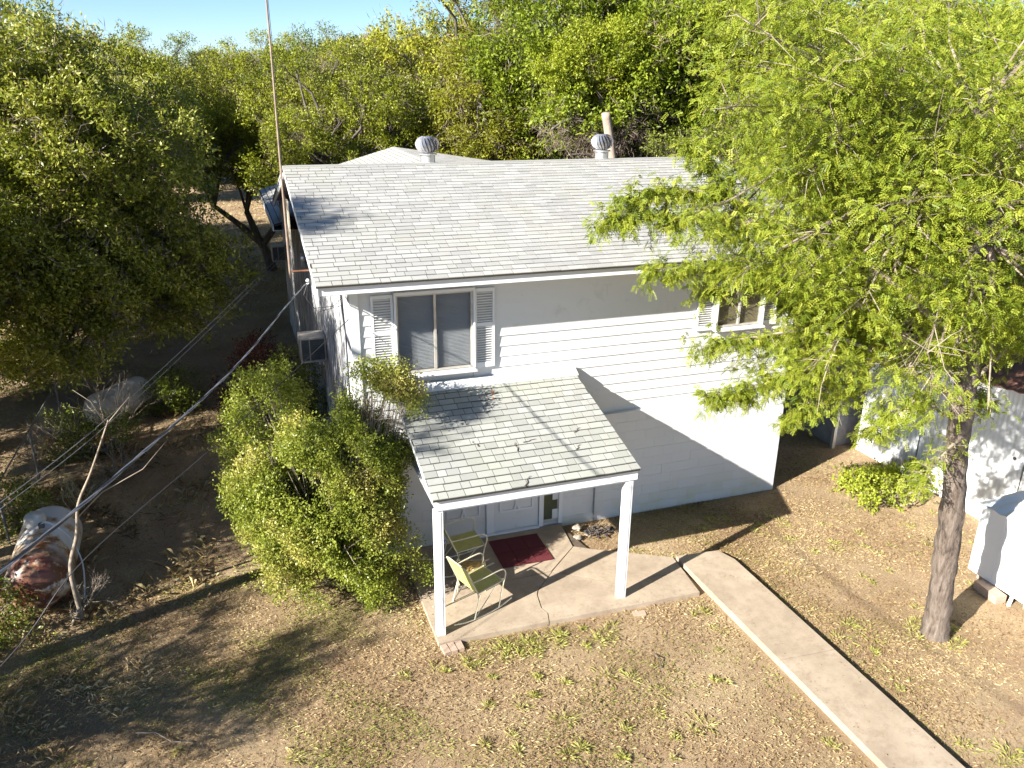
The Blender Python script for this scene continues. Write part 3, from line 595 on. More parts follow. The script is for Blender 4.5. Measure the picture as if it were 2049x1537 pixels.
# propane tanks
def tank(loc, rz, L, r, label, m_, extras):
    t = thing('propane_tank', label, 'tank', loc, rz, 'old white gas tanks in the shade')
    pr_ = []; n = 8
    for i in range(n+1): a = math.pi/2*i/n; pr_.append((r*math.sin(a), -r*.75*math.cos(a)))
    pr_ += [(r*1.004,.02),(r,.03),(r,L/3),(r*1.004,L/3+.01),(r,L/3+.02),(r,2*L/3),(r*1.004,2*L/3+.01),(r,2*L/3+.02),(r,L)]
    for i in range(1,n+1): a = math.pi/2*(1-i/n); pr_.append((r*math.sin(a), L+r*.75*math.cos(a)))
    MB().lathe(pr_, 36, Matrix.Translation((0,0,r+.08)) @ Matrix.Rotation(R(-90),4,'X')).build('shell', m_, t, smooth=True)
    for y in (.2, L-.2): MB().box((-r*.7,y-.05,0),(r*.7,y+.05,r*.45)).build('saddle', M['rust'], t)
    if extras:
        MB().lathe([(.17,0),(.17,.10),(.13,.17),(0,.19)],18,Matrix.Translation((-.12,L*.72,2*r+.04))).build('valve_dome', M['tank2'], t, smooth=True)
        MB().box((-.03,L*.55-.03,2*r+.06),(.05,L*.55+.05,2*r+.15)).build('regulator', M['grille'], t)
        MB().tube(sagline([(.0,L*.55,2*r+.14),(.12,L*.55,2*r+.15),(.38,L*.50,1.75*r),(.55,L*.3,1.1*r),(.58,L*.1,.5*r),(.56,-.05,.03)],6),.012,6).build('hose', M['trim'], t)
    return t
tank((-5.07,.18,0), R(2), 1.55, .47, 'large rusty white propane tank lying at the left edge under the cable', M['tank'], True)
tank((-5.05,7.7,0), R(-38), 1.25, .40, 'smaller dull white tank in deep shade further back', M['tank2'], False)
# chain link fence
t = thing('chain_link_fence', 'sagging chain link fence in the shade behind the propane tank', 'fence', (0,0,0))
fp = [(-6.05,2.6),(-6.0,5.2),(-5.95,8.0),(-5.9,10.8),(-5.8,14)]
for x, y in fp: MB().tube([(x,y,0),(x,y,1.15)],.025,8).build('post', M['oldgalv'], t)
for (a, b) in zip(fp, fp[1:]): MB().tube([(*a,1.12),(*b,1.12)],.016,6).build('top_rail', M['oldgalv'], t)
mb = MB()
for (a, b) in zip(fp, fp[1:]):
    L = math.hypot(b[0]-a[0], b[1]-a[1]); n = int(L/.08)
    for k in range(-13, n):
        for s in (0, 1):
            u0 = k*.08; u1 = u0+1.05; z0, z1 = 0.02, 1.1
            if u0 < 0: z0 += -u0; u0 = 0
            if u1 > L: z1 -= (u1-L); u1 = L
            if s: u0, u1 = L-u0, L-u1
            f = lambda u: (a[0]+(b[0]-a[0])*u/L, a[1]+(b[1]-a[1])*u/L)
            if abs(u1-u0) > .03: mb.tube([(*f(u0),z0),(*f(u1),z1)],.0018,3,False)
mb.build('wire_mesh', M['oldgalv'], t, kind='stuff')
# ------------------------------------------------------------ vegetation
def npmesh(name, V, F, mat_, tint=None):
    V = np.asarray(V, np.float32); F = np.asarray(F, np.int32); me = bpy.data.meshes.new(name); k = F.shape[1]
    me.vertices.add(len(V)); me.vertices.foreach_set('co', V.ravel()); me.loops.add(F.size); me.loops.foreach_set('vertex_index', F.ravel())
    me.polygons.add(len(F)); me.polygons.foreach_set('loop_start', np.arange(0, F.size, k, dtype=np.int32)); me.polygons.foreach_set('loop_total', np.full(len(F), k, np.int32))
    me.update(calc_edges=True)
    if tint is not None:
        a = me.attributes.new('tint', 'FLOAT', 'POINT'); a.data.foreach_set('value', np.asarray(tint, np.float32))
    me.materials.append(mat_); return me
def unitv(a): return a/np.maximum(np.linalg.norm(a, axis=-1, keepdims=True), 1e-6)
def leaves(P, D, Nn, L, Wd, tint):
    """rhombic leaf quads: base P, direction D, normal Nn"""
    D = unitv(D); B = unitv(np.cross(D, Nn)); n = len(P); L = np.broadcast_to(L, (n,))[:,None]; Wd = np.broadcast_to(Wd, (n,))[:,None]
    V = np.stack([P, P+D*L*.5+B*Wd*.5, P+D*L, P+D*L*.5-B*Wd*.5], 1).reshape(-1,3)
    return V, np.arange(n*4).reshape(n,4), np.repeat(tint, 4)
def crown(r, lobes, dens, ll, lw, per=12, slen=.32, shell=.45, upb=.35, droop=0., gaps=.25):
    """leafy sprays spread through the outer part of each lobe"""
    Ps, Ds, Ts = [], [], []
    ph = r.uniform(0,9,3)
    for l in lobes:
        c = np.array(l[:3]); rad = l[3]; n = int(dens*rad*rad)
        d = unitv(r.normal(size=(n,3))); rr = rad*(shell+(1.08-shell)*r.random(n)**.6)[:,None]
        p = c + d*rr*np.array([1,1,.85])
        q = np.sin(p[:,0]*2.6+ph[0])*np.sin(p[:,1]*2.6+ph[1])*np.sin(p[:,2]*3.1+ph[2])+.35*np.sin(p[:,0]*6+p[:,2]*5)
        k = q > -gaps; Ps.append(p[k]); dd = d[k]+r.normal(size=(k.sum(),3))*.6+np.array([0,0,upb-droop]); Ds.append(unitv(dd)); Ts.append(np.full(k.sum(), r.uniform(-.12,.12)))
    P = np.concatenate(Ps); D = np.concatenate(Ds); T = np.concatenate(Ts)+r.uniform(-.1,.1,len(P)); n = len(P)
    t = np.tile((np.arange(per)+.5)/per, n); P2 = np.repeat(P, per, 0); D2 = np.repeat(D, per, 0)
    LP = P2 + D2*(t*slen)[:,None] + r.normal(size=P2.shape)*slen*.13
    LD = unitv(D2*.5+r.normal(size=P2.shape)*.75+np.array([0,0,-droop]))
    LN = unitv(r.normal(size=P2.shape)*.8+np.array([-.35,-.2,.75]))
    m_ = len(LP); tint = np.clip(.45+np.repeat(T, per)+r.normal(size=m_)*.2, 0, 1)
    return leaves(LP, LD, LN, ll*r.uniform(.7,1.3,m_), lw*r.uniform(.7,1.2,m_), tint), P, D
def limbs(trunk, lobes, r0, rng_, twigs=True, fork=None):
    mb = MB(); n = len(trunk); mb.tube(trunk, [r0*(1-.5*i/(n-1)) for i in range(n)], 10)
    top = Vector(trunk[-1])
    for l in lobes:
        e = Vector(l[:3]); b = Vector(trunk[rng_.randrange(max(1,n//2), n)]) if fork is None else Vector(fork[min(range(len(fork)), key=lambda i: (Vector(fork[i])-e).length)])
        d = e-b; L = d.length; mid1 = b+d*.35+Vector((rng_.uniform(-.1,.1),rng_.uniform(-.1,.1),.12))*L; mid2 = b+d*.7+Vector((rng_.uniform(-.12,.12),rng_.uniform(-.12,.12),.06))*L
        rr = min(r0*.5, .025+.022*L); mb.tube([b, mid1, mid2, e], [rr, rr*.75, rr*.45, .008], 5, False)
        if twigs:
            for k in range(5):
                dd = Vector((rng_.gauss(0,1),rng_.gauss(0,1),rng_.gauss(0,.8))).normalized()*l[3]*rng_.uniform(.6,1.0)
                mb.tube([mid2+(e-mid2)*rng_.random(), e+dd*.5, e+dd], [.012,.008,.004], 3, False)
    return mb
def envelope(rng_, c, rad, n, rl=(.7,1.3)):
    out = []; tries = 0
    while len(out) < n and tries < 4000:
        tries += 1; d = Vector((rng_.gauss(0,1),rng_.gauss(0,1),rng_.gauss(0,1))).normalized()*(rng_.random()**.4)
        p = (c[0]+d.x*rad[0], c[1]+d.y*rad[1], c[2]+d.z*rad[2]); r_ = rng_.uniform(*rl)
        if all((Vector(p)-Vector(q[:3])).length > .62*r_ for q in out): out.append((*p, r_))
    return out
def tree(name, label, seed, trunk, lobes, leafm, barkm, dens, ll, lw, r0=.16, group=None, loc=(0,0,0), cat='tree', twigs=True, fork=None, brown=.22, **kw):
    r = np.random.default_rng(seed); rp_ = random.Random(seed)
    t = thing(name, label, cat, loc, 0, group)
    limbs(trunk, lobes, r0, rp_, twigs, fork).build('trunk', barkm, t, smooth=True)
    (V, F, tn), P, D = crown(r, lobes, dens, ll, lw, **kw)
    o = link('crown', npmesh('crown', V, F, leafm, tn), None, t)
    if brown: (V, F, tn), _, _ = crown(r, lobes, dens*brown, .26, .015, per=6, slen=.4, shell=.35, gaps=.1); link('bare_twigs', npmesh('bare_twigs', V, F, M['twigs'], tn), None, t)
    return t
# near mesquite over the roof: explicit lobes and branches, pinnate fronds
LOBES = [[7.8,-3.4,8.0,0.56],[5.0,-2.2,5.8,0.52],[8.6,-4.6,8.0,0.53],[11.0,-2.0,4.4,0.41],[8.4,-3.4,7.8,0.69],[11.2,-1.0,6.9,0.69],[7.5,-1.4,4.1,0.23],[4.8,-4.4,6.2,0.57],[6.1,-1.9,5.1,0.26],[5.6,-4.2,4.4,0.56],[11.3,-2.2,7.0,0.49],[10.1,-0.6,6.2,0.47],[10.7,-3.4,6.4,0.64],[11.2,-2.1,3.1,0.41],[7.9,-1.3,3.9,0.65],[8.3,-4.1,8.9,0.47],[7.6,-0.6,5.9,0.57],[8.8,-4.6,6.0,0.57],[9.8,-1.0,8.2,0.44],[5.8,-2.5,7.1,0.68],[7.2,-5.4,4.1,0.2],[10.9,-3.4,3.1,0.31],[6.7,-2.5,4.2,0.65],[5.4,-5.3,6.7,0.44],[10.3,-0.9,8.1,0.61],[9.0,-5.6,4.9,0.2],[6.4,-4.2,7.8,0.69],[6.2,-1.2,8.2,0.68],[7.3,-1.0,6.5,0.66],[9.7,-1.6,5.0,0.4],[9.3,-1.5,3.6,0.7],[6.9,-2.2,7.9,0.35],[11.6,-3.4,5.8,0.71],[11.5,-1.0,5.4,0.32],[5.7,-4.7,8.5,0.38],[10.8,-3.8,6.3,0.59],[9.0,-3.6,6.8,0.7],[6.5,-3.5,7.0,0.42],[11.4,-1.2,6.1,0.44],[8.3,-3.8,3.1,0.34],[7.2,-1.9,6.1,0.69],[5.4,-3.3,6.3,0.69],[4.8,-3.3,7.6,0.34],[6.4,-4.7,7.0,0.55],[10.0,-3.4,3.5,0.69],[10.9,-2.8,7.8,0.58],[5.1,-2.8,6.1,0.3],[6.4,-5.8,6.7,0.65],[8.3,-2.7,5.1,0.41],[6.8,-2.5,8.2,0.64],[5.1,-3.7,7.1,0.32],[7.4,-4.3,4.6,0.47],[9.3,-2.6,4.7,0.72],[6.4,-1.9,8.8,0.57],[11.3,-2.3,4.7,0.5],[5.5,-4.2,5.7,0.7],[7.4,-2.8,8.5,0.64],[5.6,-2.3,5.9,0.36],[8.9,-2.8,4.8,0.4],[4.3,-4.0,5.8,0.36],[10.1,-1.6,7.8,0.4],[11.6,-2.0,7.8,0.55],[5.8,-3.4,7.9,0.36],[9.0,-3.1,3.8,0.63],[6.2,-3.8,7.7,0.63],[4.3,-3.6,8.6,0.63],[6.8,-2.1,5.9,0.43],[12.3,-1.7,6.4,0.53],[8.9,-0.7,7.4,0.35],[6.9,-4.5,7.1,0.37],[7.3,-1.4,5.7,0.6],[6.0,-2.1,7.4,0.34],[8.3,-2.1,2.7,0.27],[7.5,-5.7,5.5,0.6],[7.9,-1.8,5.9,0.51],[5.2,-4.5,8.3,0.58],[8.4,-4.2,4.1,0.46],[9.4,-1.3,5.5,0.46],[4.4,-1.9,7.6,0.5],[6.5,-4.2,5.6,0.6],[10.9,-2.6,7.4,0.38],[5.9,-1.6,5.4,0.52],[8.3,-1.4,3.3,0.55],[7.0,-1.3,3.7,0.26],[5.7,-3.6,7.1,0.36],[11.0,-2.3,6.2,0.54],[8.3,-0.8,8.3,0.41],[10.8,-2.5,8.4,0.56],[7.4,-6.0,6.2,0.43],[6.0,-1.7,6.7,0.38],[5.8,-2.7,5.4,0.36],[5.2,-4.1,7.4,0.72],[9.3,-4.3,7.8,0.71],[9.8,-2.7,3.2,0.68],[5.2,-2.4,8.9,0.47],[10.3,-1.6,3.2,0.58],[11.3,-2.6,5.6,0.62],[5.6,-4.0,6.9,0.37],[11.4,-2.6,8.9,0.41],[5.9,-5.6,6.1,0.63],[9.2,-4.7,5.1,0.45],[6.4,-5.5,5.7,0.39],[8.4,-1.8,6.2,0.64],[7.5,-4.4,5.0,0.57],[4.9,-4.2,8.0,0.7],[12.8,-2.5,5.9,0.38],[5.9,-5.5,5.0,0.7],[10.3,-3.2,4.4,0.37],[8.3,-3.0,5.9,0.45],[5.9,-3.1,8.4,0.6],[9.1,-1.9,7.9,0.6],[7.9,-4.1,6.9,0.41],[8.5,-0.5,7.0,0.42],[6.5,-5.1,4.4,0.49],[10.0,-1.3,7.2,0.43],[6.7,-1.6,7.1,0.46],[7.9,-3.0,5.6,0.48],[9.5,-1.3,9.2,0.3],[6.2,-2.9,5.8,0.59],[9.6,-3.0,8.0,0.49],[7.1,-5.3,5.1,0.47],[8.6,-4.4,3.7,0.6],[9.8,-3.6,7.0,0.42],[10.7,-0.7,6.6,0.72],[7.9,-0.5,7.0,0.51],[10.3,-2.0,4.3,0.42],[11.0,-1.4,6.0,0.64],[6.0,-3.7,6.5,0.46],[7.7,-5.8,7.4,0.5],[9.5,-4.0,4.2,0.56],[12.3,-2.1,7.9,0.4],[8.4,-4.1,7.2,0.66],[8.9,-1.5,7.3,0.71],[7.6,-3.2,6.1,0.61],[7.5,-4.9,5.4,0.36],[7.2,-4.3,8.9,0.2],[7.2,-3.0,8.1,0.52],[11.9,-3.3,4.7,0.49],[10.2,-3.6,5.7,0.53],[6.1,-2.8,7.5,0.51],[6.7,-4.5,4.4,0.62],[8.9,-1.4,9.1,0.47],[7.8,-1.3,4.9,0.47],[9.0,-4.5,7.3,0.71],[8.6,-3.8,5.2,0.61],[10.4,-2.8,8.2,0.71],[8.5,-0.8,4.5,0.34],[8.1,-1.4,5.7,0.41],[10.1,-4.2,5.3,0.37],[7.6,-3.9,3.6,0.37],[6.4,-2.9,6.9,0.37],[3.6,-3.9,6.4,0.32],[6.7,-5.2,7.0,0.7],[11.7,-2.5,3.4,0.64],[7.4,-3.4,7.2,0.5],[9.3,-3.3,6.2,0.49],[6.3,-2.6,8.1,0.51],[8.5,-3.4,5.7,0.44],[9.4,-3.9,6.9,0.41],[9.4,-4.1,5.4,0.56],[8.4,-1.5,3.8,0.47],[6.0,-3.4,5.9,0.48],[7.9,-4.7,5.1,0.56],[9.8,-2.6,4.4,0.71],[7.1,-1.5,7.3,0.56],[9.0,-1.5,6.3,0.35],[6.0,-3.0,6.7,0.61],[12.2,-2.8,5.8,0.45],[4.8,-4.5,5.8,0.41],[11.4,-2.7,8.4,0.58],[8.0,-2.8,7.0,0.48],[8.9,-2.1,3.7,0.69],[6.9,-2.3,4.6,0.35],[5.7,-5.1,6.4,0.67],[8.4,-2.7,7.3,0.59],[7.2,-2.9,6.6,0.36],[8.6,-2.0,6.9,0.63],[10.6,-3.0,3.8,0.4],[6.4,-1.9,3.8,0.51],[7.3,-2.9,3.9,0.61],[10.5,-2.5,5.8,0.55],[6.1,-4.8,7.4,0.63],[10.1,-3.4,9.1,0.3],[9.7,-1.0,4.5,0.4],[5.0,-4.1,6.9,0.6],[10.0,-2.5,9.1,0.58],[9.7,-3.6,7.7,0.61],[10.2,-1.3,9.1,0.5],[5.3,-3.5,8.8,0.34],[9.1,-2.3,6.1,0.48],[9.6,-3.1,8.5,0.64],[7.6,-3.3,4.2,0.39],[6.8,-5.1,4.9,0.33],[11.9,-3.6,4.3,0.65],[8.7,-5.2,4.9,0.62],[8.0,-2.7,8.6,0.52],[9.3,-2.3,5.6,0.64],[11.3,-3.4,4.6,0.4],[11.1,-1.3,5.6,0.67],[6.5,-3.0,7.7,0.66],[8.7,-3.8,8.3,0.71],[8.0,-4.9,8.9,0.18],[10.2,-2.8,7.3,0.59],[11.1,-3.5,4.2,0.45],[10.5,-2.3,7.9,0.37],[9.7,-2.6,6.2,0.34],[6.5,-3.7,8.4,0.64],[13.2,-2.1,6.5,0.52],[7.6,-3.7,6.3,0.46],[3.9,-3.9,7.7,0.54],[5.6,-3.9,8.3,0.33],[8.5,-3.3,4.1,0.64],[7.0,-1.1,8.0,0.4],[5.4,-4.9,5.5,0.46],[6.4,-5.2,7.7,0.46],[8.7,-2.4,4.1,0.53],[10.4,-2.1,8.4,0.64],[6.7,-1.6,8.5,0.55],[10.7,-4.3,4.4,0.69],[9.7,-2.7,6.6,0.46],[7.8,-5.1,8.5,0.44],[5.5,-3.9,5.3,0.37],[7.2,-1.6,6.8,0.7],[7.7,-1.4,7.6,0.68],[7.6,-2.1,7.8,0.36],[7.2,-3.3,7.6,0.65],[6.3,-4.9,5.6,0.51],[7.2,-4.9,7.1,0.5],[4.9,-2.9,8.6,0.5],[5.7,-2.0,8.9,0.54]]
tr = [(7.97,-4.8,-.05),(7.93,-4.8,.5),(7.84,-4.8,1.3),(7.70,-4.82,2.3),(7.56,-4.8,3.2),(7.48,-4.8,4.04),(7.6,-4.6,5.0),(7.9,-4.3,6.0)]
mt = thing('mesquite_tree', 'leaning trunk with feathery bright green crown spreading over the roof and sheds', 'tree')
mb = MB(); rr = [.21,.178,.163,.158,.148,.14,.12,.085]
mb.tube(sagline(tr, 8), [np.interp(i/8, range(8), rr)*(1+.05*math.sin(i*1.7)+.04*math.sin(i*.9)) for i in range(57)], 16)
me = mb.mesh('trunk', True)
for v in me.vertices:   # furrowed bark relief
    a = math.atan2(v.co.y+4.8, v.co.x-7.8); k = .012*math.sin(a*9+math.sin(v.co.z*2.2)*2)+.010*math.sin(a*5+v.co.z*1.3)+.006*math.sin(a*17+v.co.z*6)
    v.co.x += math.cos(a)*k; v.co.y += math.sin(a)*k
link('trunk', me, M['bark2'], mt)
rp_ = random.Random(5); r = np.random.default_rng(5)
BR = [ # main limbs (world polylines); sprays hang along them
 [(7.55,-4.7,4.6),(6.6,-3.7,5.6),(5.6,-3.0,6.1),(4.6,-2.4,6.15),(3.9,-2.1,6.2),(3.35,-2.0,6.12)],
 [(5.6,-3.0,6.1),(4.8,-2.7,6.5),(4.1,-2.3,6.55),(3.6,-2.1,6.42)],
 [(5.2,-2.8,6.1),(4.7,-2.4,6.8),(4.5,-2.2,7.2)],
 [(7.5,-4.75,4.2),(6.6,-3.8,5.0),(5.7,-3.0,5.4),(4.9,-2.5,5.45),(4.05,-2.0,5.38)],
 [(6.6,-3.8,5.0),(6.1,-3.0,5.2),(5.5,-2.4,5.05),(5.0,-2.1,5.0)],
 [(7.5,-4.8,3.9),(7.0,-3.9,4.3),(6.4,-3.0,4.5),(5.8,-2.4,4.3),(5.2,-2.0,4.1)],
 [(7.0,-3.9,4.3),(6.7,-3.0,4.0),(6.3,-2.5,3.6),(5.8,-2.2,3.3),(5.35,-2.05,3.2)],
 [(6.7,-3.0,4.0),(6.9,-2.7,3.6),(6.9,-2.5,3.1),(6.7,-2.4,2.8)],
 [(7.5,-4.8,3.6),(7.0,-4.6,3.9),(6.8,-4.3,3.6),(6.7,-4.1,3.3)],
 [(7.5,-4.8,3.4),(7.9,-4.6,3.8),(8.4,-4.3,3.7),(8.7,-4.1,3.3)],
 [(7.5,-4.8,3.2),(7.3,-4.95,3.4),(7.0,-5.0,3.2),(6.85,-5.0,2.95)],
 [(7.55,-4.8,4.2),(8.2,-4.9,4.9),(9.0,-4.6,4.9),(9.7,-4.2,4.4)],
 [(6.9,-3.6,4.9),(6.4,-2.5,4.8),(6.2,-1.8,4.6),(6.0,-1.5,4.3)],
 [(7.4,-3.9,4.6),(7.5,-3.0,4.5),(7.6,-2.3,4.1),(7.5,-1.9,3.7)],
 [(7.4,-3.9,4.6),(7.2,-3.2,3.9),(7.3,-2.8,3.4),(7.4,-2.5,3.0)]]
bm_ = MB(); FP, FD = [], []
def spray_along(pts, r0, dens, spread):
    q = sagline(pts, 8); n = len(q); bm_.tube(q, [max(r0*(1-i/n), .006) for i in range(n)], 6, False)
    for i in range(n//4, n):
        for k in range(dens):
            b = q[i]; d = Vector((rp_.gauss(0,1), rp_.gauss(0,1), rp_.gauss(-.1,.55))).normalized(); L = spread*rp_.uniform(.35,1)
            e = b+d*L+Vector((0,0,-.12*L)); 
            if k % 2 == 0: bm_.tube([b, b+d*L*.5, e], [.006,.004,.002], 3, False)
            for j in range(12): u = rp_.uniform(.15,1.05); FP.append(b+(e-b)*u+Vector((rp_.gauss(0,.03),rp_.gauss(0,.03),rp_.gauss(0,.03)))); FD.append(d*.6+Vector((rp_.gauss(0,.7),rp_.gauss(0,.7),rp_.gauss(-.45,.4))))
for i, b in enumerate(BR): spray_along(b, .05 if i in (0,3,5) else .028, 6, .42 if i < 6 else .36)
heads = [Vector(v) for v in ((7.9,-4.3,6.0),(8.6,-3.8,6.6),(7.2,-3.8,6.5),(9.6,-3.4,6.4),(8.2,-3.4,7.6),(6.8,-3.2,7.4),(10.6,-3,6.6))]
for a, b, rr_ in ((0,1,.08),(0,2,.07),(1,3,.06),(1,4,.055),(2,5,.05),(3,6,.045)): bm_.tube([heads[a], (heads[a]+heads[b])/2+Vector((.05,.08,.1)), heads[b]], [rr_,rr_*.8,rr_*.6], 7, False)
for l in LOBES:
    if (l[2] < 4.0 and l[0] > 7) or rp_.random() < .08: continue
    c = Vector(l[:3]); h = min(heads, key=lambda q: (q-c).length); rad = l[3]
    mid = (h+c)/2+Vector((rp_.gauss(0,.15),rp_.gauss(0,.15),.15)); L = (c-h).length
    bm_.tube([h, mid, c], [.012+.008*L, .012+.003*L, .006], 4, False)
    for k in range(int(10+22*rad)):
        d = Vector((rp_.gauss(0,1),rp_.gauss(0,1),rp_.gauss(0,.7))).normalized(); e = c+d*rad*rp_.uniform(.55,1.2)
        if k % 3 == 0: bm_.tube([c+(mid-c)*rp_.random()*.4, c+d*rad*.5+Vector((0,0,.05)), e], [.007,.005,.003], 3, False)
        for j in range(15): FP.append(e+Vector((rp_.gauss(0,.12),rp_.gauss(0,.12),rp_.gauss(-.02,.10)))); FD.append(d*.6+Vector((rp_.gauss(0,.7),rp_.gauss(0,.7),rp_.gauss(-.45,.4))))
def seg(p, a, b, rx, rz):   # inside a clearing pruned round the line a-b
    ab = b-a; u = max(0, min(1, (p-a).dot(ab)/ab.dot(ab))); d = p-(a+ab*u); return (d.x/rx)**2+(d.y/.6)**2+(d.z/rz)**2 < 1
CL = [(Vector((4.75,-3.5,5.05)), Vector((7.2,-.1,4.08)), .5, .36), (Vector((6.3,-6.0,4.9)), Vector((7.75,-4.9,3.3)), .5, .8), (Vector((7.4,-5.3,3.0)), Vector((8.0,-4.6,2.2)), .6, .7), (Vector((8.0,-3.6,3.35)), Vector((11.0,-.6,1.9)), 1.0, .75), (Vector((7.2,-5.4,3.6)), Vector((9.0,-3.8,3.0)), .42, .32)]
kp = [not seg(p, *CL[0]) and not (any(seg(p, *c_) for c_ in CL[1:]) and rp_.random() < .85) and not (p.x > 6.7 and p.z < 4.1 and rp_.random() < .72) and p.z > 2.5 for p in FP]
FP = [p for p, k in zip(FP, kp) if k]; FD = [p for p, k in zip(FD, kp) if k]
bm_.build('branches', M['branch'], mt)
def fronds(FP, FD, flen, pairs, ll, lw, r, bend=.25):
    P = np.array([tuple(v) for v in FP]); D = unitv(np.array([tuple(v) for v in FD])); n = len(P)
    Nn = unitv(r.normal(size=(n,3))*.5+np.array([-.3,-.2,.9])); B = unitv(np.cross(D, Nn)); fl = flen*r.uniform(.6,1.2,n)
    LP, LD, LN, T = [], [], [], []; ft = np.clip(.5+r.normal(size=n)*.24, 0, 1)
    for k in range(pairs):
        t = (k+.6)/pairs
        c = P + D*(fl*t)[:,None] + np.array([0,0,-1])*(bend*fl*t*t)[:,None]
        for s in (-1, 1): LP.append(c); LD.append(B*s*.85+D*.5+r.normal(size=(n,3))*.1); LN.append(Nn); T.append(ft)
    LP = np.concatenate(LP); 
    return leaves(LP, np.concatenate(LD), np.concatenate(LN), ll, lw, np.concatenate(T))
V, F, tn = fronds(FP, FD, .115, 6, .034, .0155, r)
link('crown', npmesh('crown', V, F, M['leaf_mesq'], tn), None, mt)
print('mesquite fronds', len(FP))
# big live oak at the left (in the frame) and its neighbours
rp_ = random.Random(21)
lob = envelope(rp_, (-4.9,7.6,5.6), (2.6,3.2,3.0), 62, (.6,1.15)) + envelope(rp_, (-3.0,7.6,3.9), (1.4,1.6,1.6), 16, (.5,.8)) + envelope(rp_, (-5.6,5.6,3.6), (1.6,1.4,2.0), 16, (.5,.9))
lob = [l for l in lob if l[2]-l[3] > 1.15]
tree('live_oak', 'large dark live oak filling the left edge beside the house', 3, [(-5.2,8.9,0),(-5.1,8.8,.9),(-4.9,8.5,2.0),(-4.8,8.0,3.2)], lob, M['leaf_oak'], M['bark'], 640, .095, .042, .2, brown=.10, slen=.30, per=11, gaps=.10, upb=.6)
lob = envelope(rp_, (-7.6,13.5,6.4), (3,3,3.3), 40, (.8,1.4))
tree('live_oak', 'yellow green oak at the upper left corner whose top stands against the sky', 4, [(-7.4,13.5,0),(-7.4,13.5,2),(-7.5,13.5,4)], lob, M['leaf_oak2'], M['bark'], 520, .10, .045, .2, per=11)
# oak whose forked trunk shows past the far corner of the house
lob = envelope(rp_, (-.6,23.5,6.2), (3.4,3,1.9), 36, (.7,1.2))
fk = [(-.9,24.2,2.6),(.9,24.1,2.7),(-2.2,24.1,2.9)]
tk = tree('forked_oak', 'oak with dark forked trunk just left of the rear corner of the house', 6, [(-.07,24.23,0),(-.25,24.2,.8),(-.55,24.2,1.5),(-.9,24.2,2.6)], lob, M['leaf_oak2'], M['bark'], 480, .10, .045, .24, fork=fk)
MB().tube([(-.4,24.2,1.1),(.3,24.1,2.0),(.9,24.1,2.7)],[.16,.12,.09],8).tube([(-.5,24.2,1.3),(-1.4,24.1,2.2),(-2.2,24.1,2.9)],[.17,.12,.09],8).build('limb', M['bark'], tk)
# background trees : a few kinds, copied
protos = {}

def proto(kind):
    if kind in protos: return protos[kind]
    k = len(protos)+40; rp2 = random.Random(k)
    if kind == 'cedar': 
        lob = []
        for i in range(34): z = 1.6+6.4*i/33; a = i*2.4; rad = (1-((z-1.2)/8.2)**1.4)*2.1; lob.append((math.cos(a)*rad*.75, math.sin(a)*rad*.75, z, .55+.35*rad/2))
        t = tree('cedar', 'x', k, [(0,0,0),(0,0,3),(.1,0,7.5)], lob, M['leaf_cedar'], M['bark'], 560, .11, .035, .18, per=11, slen=.38, droop=.25, gaps=.15)
    else:
        if kind == 'sparse':
            lob = envelope(rp2, (0,0,5.0), (2.7,2.6,2.9), 26, (.5,1.05)); t = tree('oak', 'x', k, [(0,0,0),(.1,.05,1.3),(-.1,.1,2.6),(.1,0,3.8)], lob, M['leaf_oak'], M['bark'], 240, .10, .045, .2, per=9, gaps=.05); protos[kind] = t; t['used'] = 0; return t
        rad = {'a':(2.6,2.6,2.5),'b':(3.0,2.8,2.4),'c':(2.4,2.4,2.8),'d':(3.0,2.8,2.5)}[kind]; hz = {'a':5.4,'b':5.2,'c':5.8,'d':5.6}[kind]
        lob = envelope(rp2, (0,0,hz), rad, 42, (.5,1.1)) + envelope(rp2, (0,0,2.6), (2.2,2.2,1.2), 9, (.5,.8)) + envelope(rp2, (0,0,hz+.6), (rad[0]*1.15,rad[1]*1.15,rad[2]*1.1), 14, (.3,.5))
        lm = {'a':'leaf_oak2','b':'leaf_oak','c':'leaf_green','d':'leaf_oak2'}[kind]
        t = tree('oak', 'x', k, [(0,0,0),(.1,.05,1.3),(-.1,.1,2.6),(.1,0,3.8)], lob, M[lm], M['bark'], 560, .095, .045, .2, per=11, gaps=.12, upb=.55)
    protos[kind] = t; t['used'] = 0; return t
def plant(kind, x, y, h, label, group='trees of the wood behind the house', rz=None, sx_=1):
    p_ = proto(kind); first = p_['used'] == 0
    t = p_ if first else copy_tree(p_)
    p_['used'] = 1; s = h/8.3; t.location = (x, y, 0); t.scale = (s*sx_, s*sx_, s); t.rotation_euler = (0,0,rp_.uniform(0,6.28) if rz is None else rz)
    t['label'] = label; t['group'] = group; return t
FARL = 'one of the far oaks merging into the green wood behind the house'
